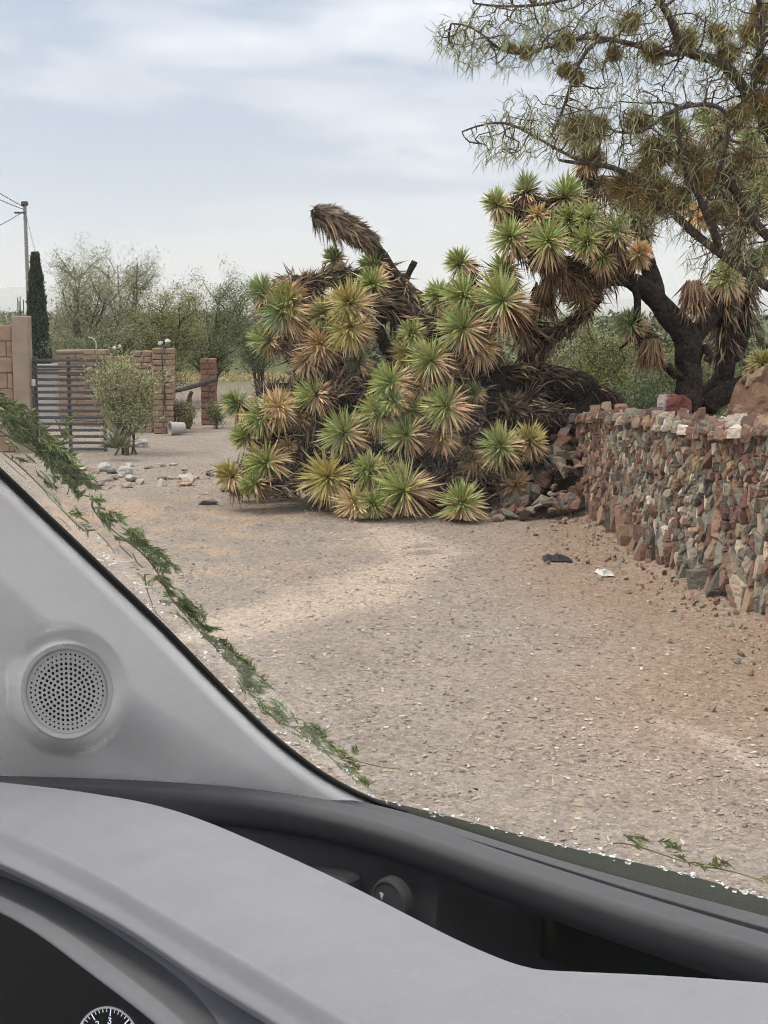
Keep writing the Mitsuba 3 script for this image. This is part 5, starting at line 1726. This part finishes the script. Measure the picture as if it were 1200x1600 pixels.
# loudspeaker: ring, dark cup and a thin plate with rows of round holes
def speaker():
    c, nn = SPK_C, SPK_N
    a1 = unit(np.array([1.0, 0.1, 0]) - nn * np.dot(nn, np.array([1.0, 0.1, 0])))
    a2 = np.cross(nn, a1)
    if a2[2] < 0:
        a2 = -a2
    R = 66 * np.dot(c - EYE, FWD) / F
    ry = 1.09
    c = c + nn * 0.0015

    def at(x, y, z):
        return c + np.multiply.outer(x, a1) + np.multiply.outer(y * ry, a2) + np.multiply.outer(z, nn)

    t = np.linspace(0, 2 * np.pi, 97)
    prof = [(1.09, -0.010), (1.07, 0.0005), (1.045, 0.0038), (1.0, 0.0046), (0.96, 0.0034), (0.935, -0.0012)]
    rings = [at(np.cos(t) * R * a, np.sin(t) * R * a, np.full_like(t, b)) for a, b in prof]
    SP_ = add("speaker_ring", grid(np.array(rings)), "grille_mat", PT, smooth=True)
    disc = Point(0, 0).buffer(R * 0.93, 48)
    holes = []
    gap = R * 0.105
    for k in range(0, 9):
        m_ = max(1, 6 * k)
        for i in range(m_):
            t_ = 2 * math.pi * (i + 0.5 * (k % 2)) / m_
            hr = R * (0.036 if k < 7 else 0.026)
            holes.append(Point(k * gap * math.cos(t_), k * gap * math.sin(t_)).buffer(hr, 3))
    from shapely.ops import unary_union
    plate = disc.difference(unary_union(holes))
    m = trimesh.creation.extrude_polygon(plate, 0.0008, engine="earcut")
    vv = np.array(m.vertices)
    z = vv[:, 2] - 0.0012 + 0.0022 * (1 - (vv[:, 0] ** 2 + vv[:, 1] ** 2) / R ** 2)
    W = c + vv[:, :1] * a1 + vv[:, 1:2] * ry * a2 + z[:, None] * nn
    add("speaker_grille", (W, np.array(m.faces)), "grille_mat", PT)
    cup = [at(np.cos(t) * R * a, np.sin(t) * R * a, np.full_like(t, b)) for a, b in ((0.92, -0.0022), (0.9, -0.008), (0.4, -0.010), (0.0, -0.010))]
    add("speaker_cup", grid(np.array(cup)), "black_rubber", PT)


speaker()

# windscreen
WA, WB, WC = PD(588, 1254, 1.325), PDROP(1200, 1425, 0.43), PD(0, 735, 1.03)
wn_ = unit(np.cross(WB - WA, WC - WA))
if np.dot(wn_, EYE - WA) < 0:
    wn_ = -wn_


def on_glass(px, py, off=0.0):
    r = ray(px, py)
    return EYE + r * (np.dot(WA - EYE, wn_) / np.dot(r, wn_)) - wn_ * off


up_g = unit(np.array([0, 0, 1.0]) - wn_ * wn_[2])
bl, br_ = on_glass(560, 1262), on_glass(1500, 1520)
corners = [on_glass(-120, 632), on_glass(590, 1265), on_glass(1420, 1500)]
top = 0.92
poly = np.array([corners[0], corners[1], corners[2], corners[2] + up_g * top, corners[1] + up_g * top, corners[0] + up_g * 0.35])
GL = add("windscreen", (poly, np.array([[0, 1, 5], [1, 4, 5], [1, 2, 4], [2, 3, 4]])), "glass", CAR)
# printed black dots on the glass along the pillar
fd_ = MB()
dsk = np.column_stack([np.cos(np.arange(8) * np.pi / 4), np.sin(np.arange(8) * np.pi / 4)])
g1_ = unit(np.cross(wn_, [0, 0, 1.0]))
g2_ = np.cross(wn_, g1_)
xe = np.linspace(-60, 588, 700)
pe = np.column_stack([xe, ex(xe)])
te = unit(np.gradient(pe, axis=0))
ne = np.column_stack([te[:, 1], -te[:, 0]])
le = np.r_[0, np.cumsum(np.linalg.norm(np.diff(pe, axis=0), axis=1))]
for row, (off, rad_) in enumerate(((9, 0.00062), (12, 0.0005), (15, 0.00038))):
    for l_ in np.arange(row * 1.25, le[-1], 2.5 * 1.3):
        x_, y_ = np.interp(l_, le, pe[:, 0]), np.interp(l_, le, pe[:, 1])
        n0, n1 = np.interp(l_, le, ne[:, 0]), np.interp(l_, le, ne[:, 1])
        c_ = on_glass(x_ + n0 * off, y_ + n1 * off, -0.0004)
        fd_.add(c_ + rad_ * (dsk[:, :1] * g1_ + dsk[:, 1:] * g2_), [[0, a_ + 1, a_ + 2] for a_ in range(6)])
fd_.build("printed_dots", "black_rubber", GL, kind="stuff", label="fine black printed dots along the windscreen edge")
# dust: fine flakes lying on the outside of the glass, thicker and streaked towards the bottom
rd = np.random.default_rng(99)
nd = 1200000
pd_ = np.column_stack([rd.uniform(-20, 1220, nd), rd.uniform(-20, 1440, nd)])
ftex = meshkit.fbm(np.column_stack([pd_[:, 0] / 60, pd_[:, 1] / 300, pd_[:, 0] * 0]), 4, 3)
fbig = meshkit.fbm(np.column_stack([pd_[:, 0] / 330, pd_[:, 1] / 330, pd_[:, 0] * 0 + 4]), 3, 6)
keep = rd.random(nd) < np.clip(0.25 + 1.9 * (ftex - 0.42) + 1.6 * (fbig - 0.45), 0.08, 1) * np.interp(pd_[:, 1], [0, 560, 720, 950, 1300], [0.0, 0.0, 0.45, 0.95, 1.0])
pd_ = pd_[keep]
nd = len(pd_)
rr_ = FWD + np.outer((pd_[:, 0] - 600) / F, RIGHT) - np.outer((pd_[:, 1] - 800) / F, UP)
hit = EYE + rr_ * (np.dot(WA - EYE, wn_) / (rr_ @ wn_))[:, None] - wn_ * 0.0006
t1 = unit(np.cross(wn_, [0, 0, 1.0]))
t2 = np.cross(wn_, t1)
aa = rd.random(nd) * 6.28
d1 = np.cos(aa)[:, None] * t1 + np.sin(aa)[:, None] * t2
d2 = np.cross(d1, wn_)
sz = (0.00009 + 0.00006 * rd.random(nd) ** 2)[:, None]
dv_ = np.stack([hit - d1 * sz, hit + d1 * sz * 0.6 + d2 * sz, hit + d1 * sz * 0.6 - d2 * sz], 1).reshape(-1, 3)
kk_ = np.arange(nd)[:, None] * 3
add("dust", (dv_, kk_ + [0, 1, 2]), "dust_mat", GL, kind="stuff", label="fine dust on the windscreen")
scene["dust_mat"] = {"type": "principledthin", "base_color": rgb(0.52, 0.48, 0.43), "roughness": 0.8, "diff_trans": 1.0}
# cowl below the glass, outside
CB = spline(rowdrop([(430, 1215, 0.435), (580, 1246, 0.435), (740, 1285, 0.435), (900, 1326, 0.435), (1080, 1368, 0.435), (1200, 1405, 0.435), (1500, 1498, 0.435)]), n)
C1 = spline(rowdrop([(430, 1237, 0.44), (580, 1262, 0.44), (740, 1303, 0.44), (900, 1357, 0.44), (1080, 1406, 0.44), (1200, 1441, 0.44), (1500, 1530, 0.44)]), n)
v, f = loft([C1 - [0, 0, 0.015], C1, (C1 + CB) / 2 + [0, 0, 0.002], CB, CB + fw * 0.004 - [0, 0, 0.012], CB - [0, 0, 0.10]], n, 4)
add("cowl", (v, f), "cowl_mat", CAR, smooth=True)
# roof, doors, floor and rear: out of the frame, they shade the cabin
Rz = np.column_stack([lat, fw, [0, 0, 1.0]])


def carbox(l0, l1, f0, f1, z0, z1):
    v, f = bevel_box((l1 - l0, f1 - f0, z1 - z0), 0.02)
    v = v + [(l0 + l1) / 2, (f0 + f1) / 2, (z0 + z1) / 2]
    return v @ Rz.T + EYE, f


LW, RW = -0.97, 0.62
# roof rails round an added opening that lets skylight onto hood and pillar
rm = MB()
for q in ((LW, LW + 0.22, -2.2, 0.05), (RW - 0.2, RW, -2.2, 0.05), (LW + 0.22, RW - 0.2, -0.10, 0.05), (LW + 0.22, RW - 0.2, -2.2, -1.5)):
    rm.add(*carbox(*q, 0.36, 0.42))
rm.build("roof", "headliner", CAR)
add("floor", carbox(LW, RW, -2.2, 1.2, -1.05, -1.0), "carpet", CAR)
add("door", carbox(LW - 0.10, LW, -1.2, 0.48, -1.0, -0.27), "cabin_trim", CAR)
add("door", carbox(RW, RW + 0.10, -1.2, 0.9, -1.0, -0.32), "cabin_trim", CAR)
add("rear_panel", carbox(LW, RW, -2.3, -2.2, -1.0, -0.25), "cabin_trim", CAR)
# crumb on the hood
k = thing("crumb", "tiny white crumb on the grey instrument hood", "crumb")
v, f = rock((0.0022, 0.0016, 0.001), 5, 10)
t_ = PDROP(383, 1368, 0.3222)
put(k, (v + t_ + [0, 0, 0.0], f), "white_plastic")


# ------------------------------------------------------------------ green sprigs caught at the edge of the windscreen
def sprig(label, pts, nleaf, spread, seed, col=(0.12, 0.17, 0.05), leaf=0.0060, stem=0.0006, group=None, wleaf=0.00105, stacked=0.008):
    """A bipinnate mesquite sprig lying on the outside of the glass: stem with short side stalks and paired leaflets."""
    r = np.random.default_rng(seed)
    k = thing("mesquite_sprig", label, "leaves", group)
    P = np.array([on_glass(a, b, 0.004) for a, b in pts])
    S = spline(P, 40)
    mb = MB()
    mb.add(*tube(S, np.linspace(stem, stem * 0.6, 40), 6), (0.16, 0.15, 0.07))
    T_ = unit(np.gradient(S, axis=0))
    Lv, Lf, Lc, nn = [], [], [], 0
    stalks = max(4, nleaf // 24)
    B, D, SD = [], [], []
    for i in range(stalks):
        t = r.random()
        j = int(t * 38)
        o = unit(T_[j] * r.normal(1.0, 0.3) * (1 if r.random() < 0.85 else -1) + np.cross(wn_, T_[j]) * r.normal() * 0.42 - wn_ * abs(r.normal()) * 0.2)
        L = spread * (0.5 + 0.8 * r.random())
        st = S[j] + np.cross(wn_, T_[j]) * r.normal() * spread * 0.34 - wn_ * stacked * r.random()
        e = st + o * L
        mid = (st + e) / 2 + r.normal(size=3) * L * 0.08
        s2 = spline(np.array([st, mid, e]), 8)
        mb.add(*tube(s2, 0.0004, 4, cap=False), (0.19, 0.21, 0.08))
        m = int(5 + L / 0.0013)
        face = unit(wn_ + r.normal(size=3) * 0.45)
        for q in range(m):
            u = (q + 1) / m
            c = s2[min(int(u * 7), 6)] * (1 - (u * 7) % 1) + s2[min(int(u * 7) + 1, 7)] * ((u * 7) % 1)
            sd = unit(np.cross(face, o))
            for sg in (-1, 1):
                B.append(c)
                D.append(unit(sd * sg + o * 0.9 + r.normal(size=3) * 0.12))
    B, D = np.array(B), np.array(D)
    m = len(B)
    cl = jitter(col, m, 0.25, r)
    lt = r.random(m) < 0.35
    cl[lt] = jitter((0.28, 0.36, 0.12), m, 0.15, r)[lt]
    sid = unit(np.cross(D, wn_ + r.normal(size=(m, 3)) * 0.5))
    v, f, c = blades(B, D, leaf * (0.7 + 0.5 * r.random(m)), wleaf, cl, r.normal(size=(m, 3)) * 0.0008, 0.5, sid, 0.12, r)
    # keep every leaflet outside the glass
    dist = (v - WA) @ wn_
    v = v - np.outer(np.maximum(dist + 0.0012, 0), wn_)
    mb.build("stem", "wood_mat", k)
    add("leaflets", (v, f), "leaf_mat", k, color=c)


sprig("thick dark green mesquite sprig on the windscreen at the far left edge above the pillar", [(-60, 615), (0, 662), (50, 705), (105, 765)], 2400, 0.017, 401, (0.095, 0.14, 0.045))
sprig("dark green sprig under the thickest one at the left edge of the windscreen", [(-60, 640), (10, 690), (60, 720), (100, 780)], 1500, 0.015, 402, (0.08, 0.115, 0.04))
sprig("small broken sprig between the left edge clump and the long sprig on the windscreen", [(60, 700), (95, 690), (80, 660)], 90, 0.010, 403, (0.10, 0.14, 0.04))
sprig("thin upper end of the long sprig lying along the pillar", [(140, 790), (160, 825), (190, 850), (235, 885)], 420, 0.013, 404)
sprig("dense middle of the leaf trail along the pillar above the loudspeaker", [(185, 845), (230, 885), (260, 935), (300, 980)], 1300, 0.013, 405)
sprig("dark dense lower part of the leaf trail along the pillar", [(280, 960), (320, 1005), (360, 1045), (400, 1090)], 1500, 0.013, 406, (0.095, 0.14, 0.045))
sprig("feathery sprig with open leaflets near the bend of the windscreen edge", [(370, 1065), (400, 1105), (440, 1140), (470, 1160)], 700, 0.018, 407, (0.085, 0.12, 0.04), leaf=0.0074)
sprig("lowest sprig of the leaf trail at the corner of the windscreen", [(450, 1140), (490, 1170), (525, 1200), (560, 1232)], 800, 0.012, 408)
sprig("thin pale twig with few leaflets sticking out over the road at the windscreen corner", [(500, 1180), (545, 1193), (590, 1204), (622, 1208)], 40, 0.008, 409, (0.14, 0.18, 0.06))
sprig("single hanging leaf stalk below the leaf trail beside the pillar", [(222, 905), (228, 935), (240, 965)], 60, 0.008, 410, (0.10, 0.12, 0.05))
sprig("thin sprig with pale stems pressed between leaf trail and pillar at upper left", [(0, 715), (40, 748), (80, 790), (125, 835)], 240, 0.012, 411, (0.10, 0.115, 0.06))
sprig("yellow green leaf scraps on the lower edge of the windscreen", [(955, 1325), (1010, 1335), (1060, 1352), (1120, 1362)], 200, 0.012, 412, (0.20, 0.25, 0.09))
sprig("sparse leaf bits at the lower right edge of the windscreen", [(1100, 1362), (1150, 1372), (1190, 1385)], 70, 0.011, 413, (0.17, 0.21, 0.09))
k = thing("leaf", "single small green leaf stuck low on the windscreen", "leaf")
c = on_glass(743, 1238, 0.002)
v, f, cc_ = blades(np.tile(c, (3, 1)), np.array([up_g + lat * 0.5, up_g - lat * 0.7, lat - up_g * 0.2]), np.array([0.006, 0.004, 0.005]), 0.004, np.tile([0.10, 0.16, 0.035], (3, 1)), None, 0.5, np.tile(np.cross(wn_, up_g), (3, 1)), 0.1, np.random.default_rng(1))
put(k, (v, f), "leaf_mat", color=cc_)


def glint_stems():
    r = np.random.default_rng(71)
    segs = [((5, 722), (40, 752)), ((12, 690), (42, 712)), ((55, 755), (92, 788)), ((70, 775), (130, 830)), ((88, 810), (110, 832)), ((60, 738), (85, 770)), ((150, 835), (178, 868)), ((138, 872), (162, 880)), ((148, 868), (165, 884)), ((205, 868), (222, 890)), ((212, 915), (240, 920)), ((185, 855), (205, 875))]
    segs.sort()
    for i, (a, b) in enumerate(segs):
        k = thing("straw", ORD[i].capitalize() + " wet stem on the windscreen with its glint painted pale, counted from the left edge down the pillar", "straw", "stems painted pale as wet glints on the windscreen beside the pillar")
        p = np.array([on_glass(*a, 0.002), on_glass((a[0] + b[0]) / 2 + r.normal() * 2, (a[1] + b[1]) / 2 + r.normal() * 2, 0.002), on_glass(*b, 0.002)])
        put(k, tube(spline(p, 8), 0.0006, 6), "glint_stem_mat", smooth=True)


scene["glint_stem_mat"] = principled((0.52, 0.5, 0.42), 0.3, 0.5)  # pale colour stands in for the glints on wet stems
glint_stems()


def drops():
    r = np.random.default_rng(72)
    mb = MB()
    base = trimesh.creation.icosphere(1, 1.0)
    bv, bf = np.array(base.vertices), np.array(base.faces)
    for i in range(250):
        if i < 150:
            px = 560 + 680 * r.random()
            py = np.interp(px, [560, 740, 900, 1080, 1240], [1243, 1284, 1325, 1367, 1418]) + r.normal() * 3.5
        else:
            px = 150 + 420 * r.random()
            py = float(ex(px)) - 8 - abs(r.normal()) * 22
        s = 0.0005 + 0.0014 * r.random() ** 3
        c = on_glass(px, py, s * 0.4 + 0.0005)
        v = bv * s * np.array([1 + r.random(), 1 + r.random(), 0.8])
        mb.add(v + c, bf)
    labels["water_drops"] = {"label": "clear water beads along the lower edge of the windscreen", "category": "water", "kind": "stuff"}
    put("water_drops", mb.mesh(), "water", smooth=True)


drops()

# ------------------------------------------------------------------ haze
scene["haze_air"] = {"type": "homogeneous", "albedo": rgb(0.88, 0.93, 0.975), "sigma_t": 0.00032}
scene["haze"] = {"type": "cube", "to_world": T().translate([0, 3400, 85]).scale([9700, 9700, 130]), "bsdf": {"type": "null"}, "interior": {"type": "ref", "id": "haze_air"}}
labels["haze"] = {"kind": "stuff", "label": "thin pale haze over the plain"}
scene["camera"]["medium"] = {"type": "ref", "id": "haze_air"}
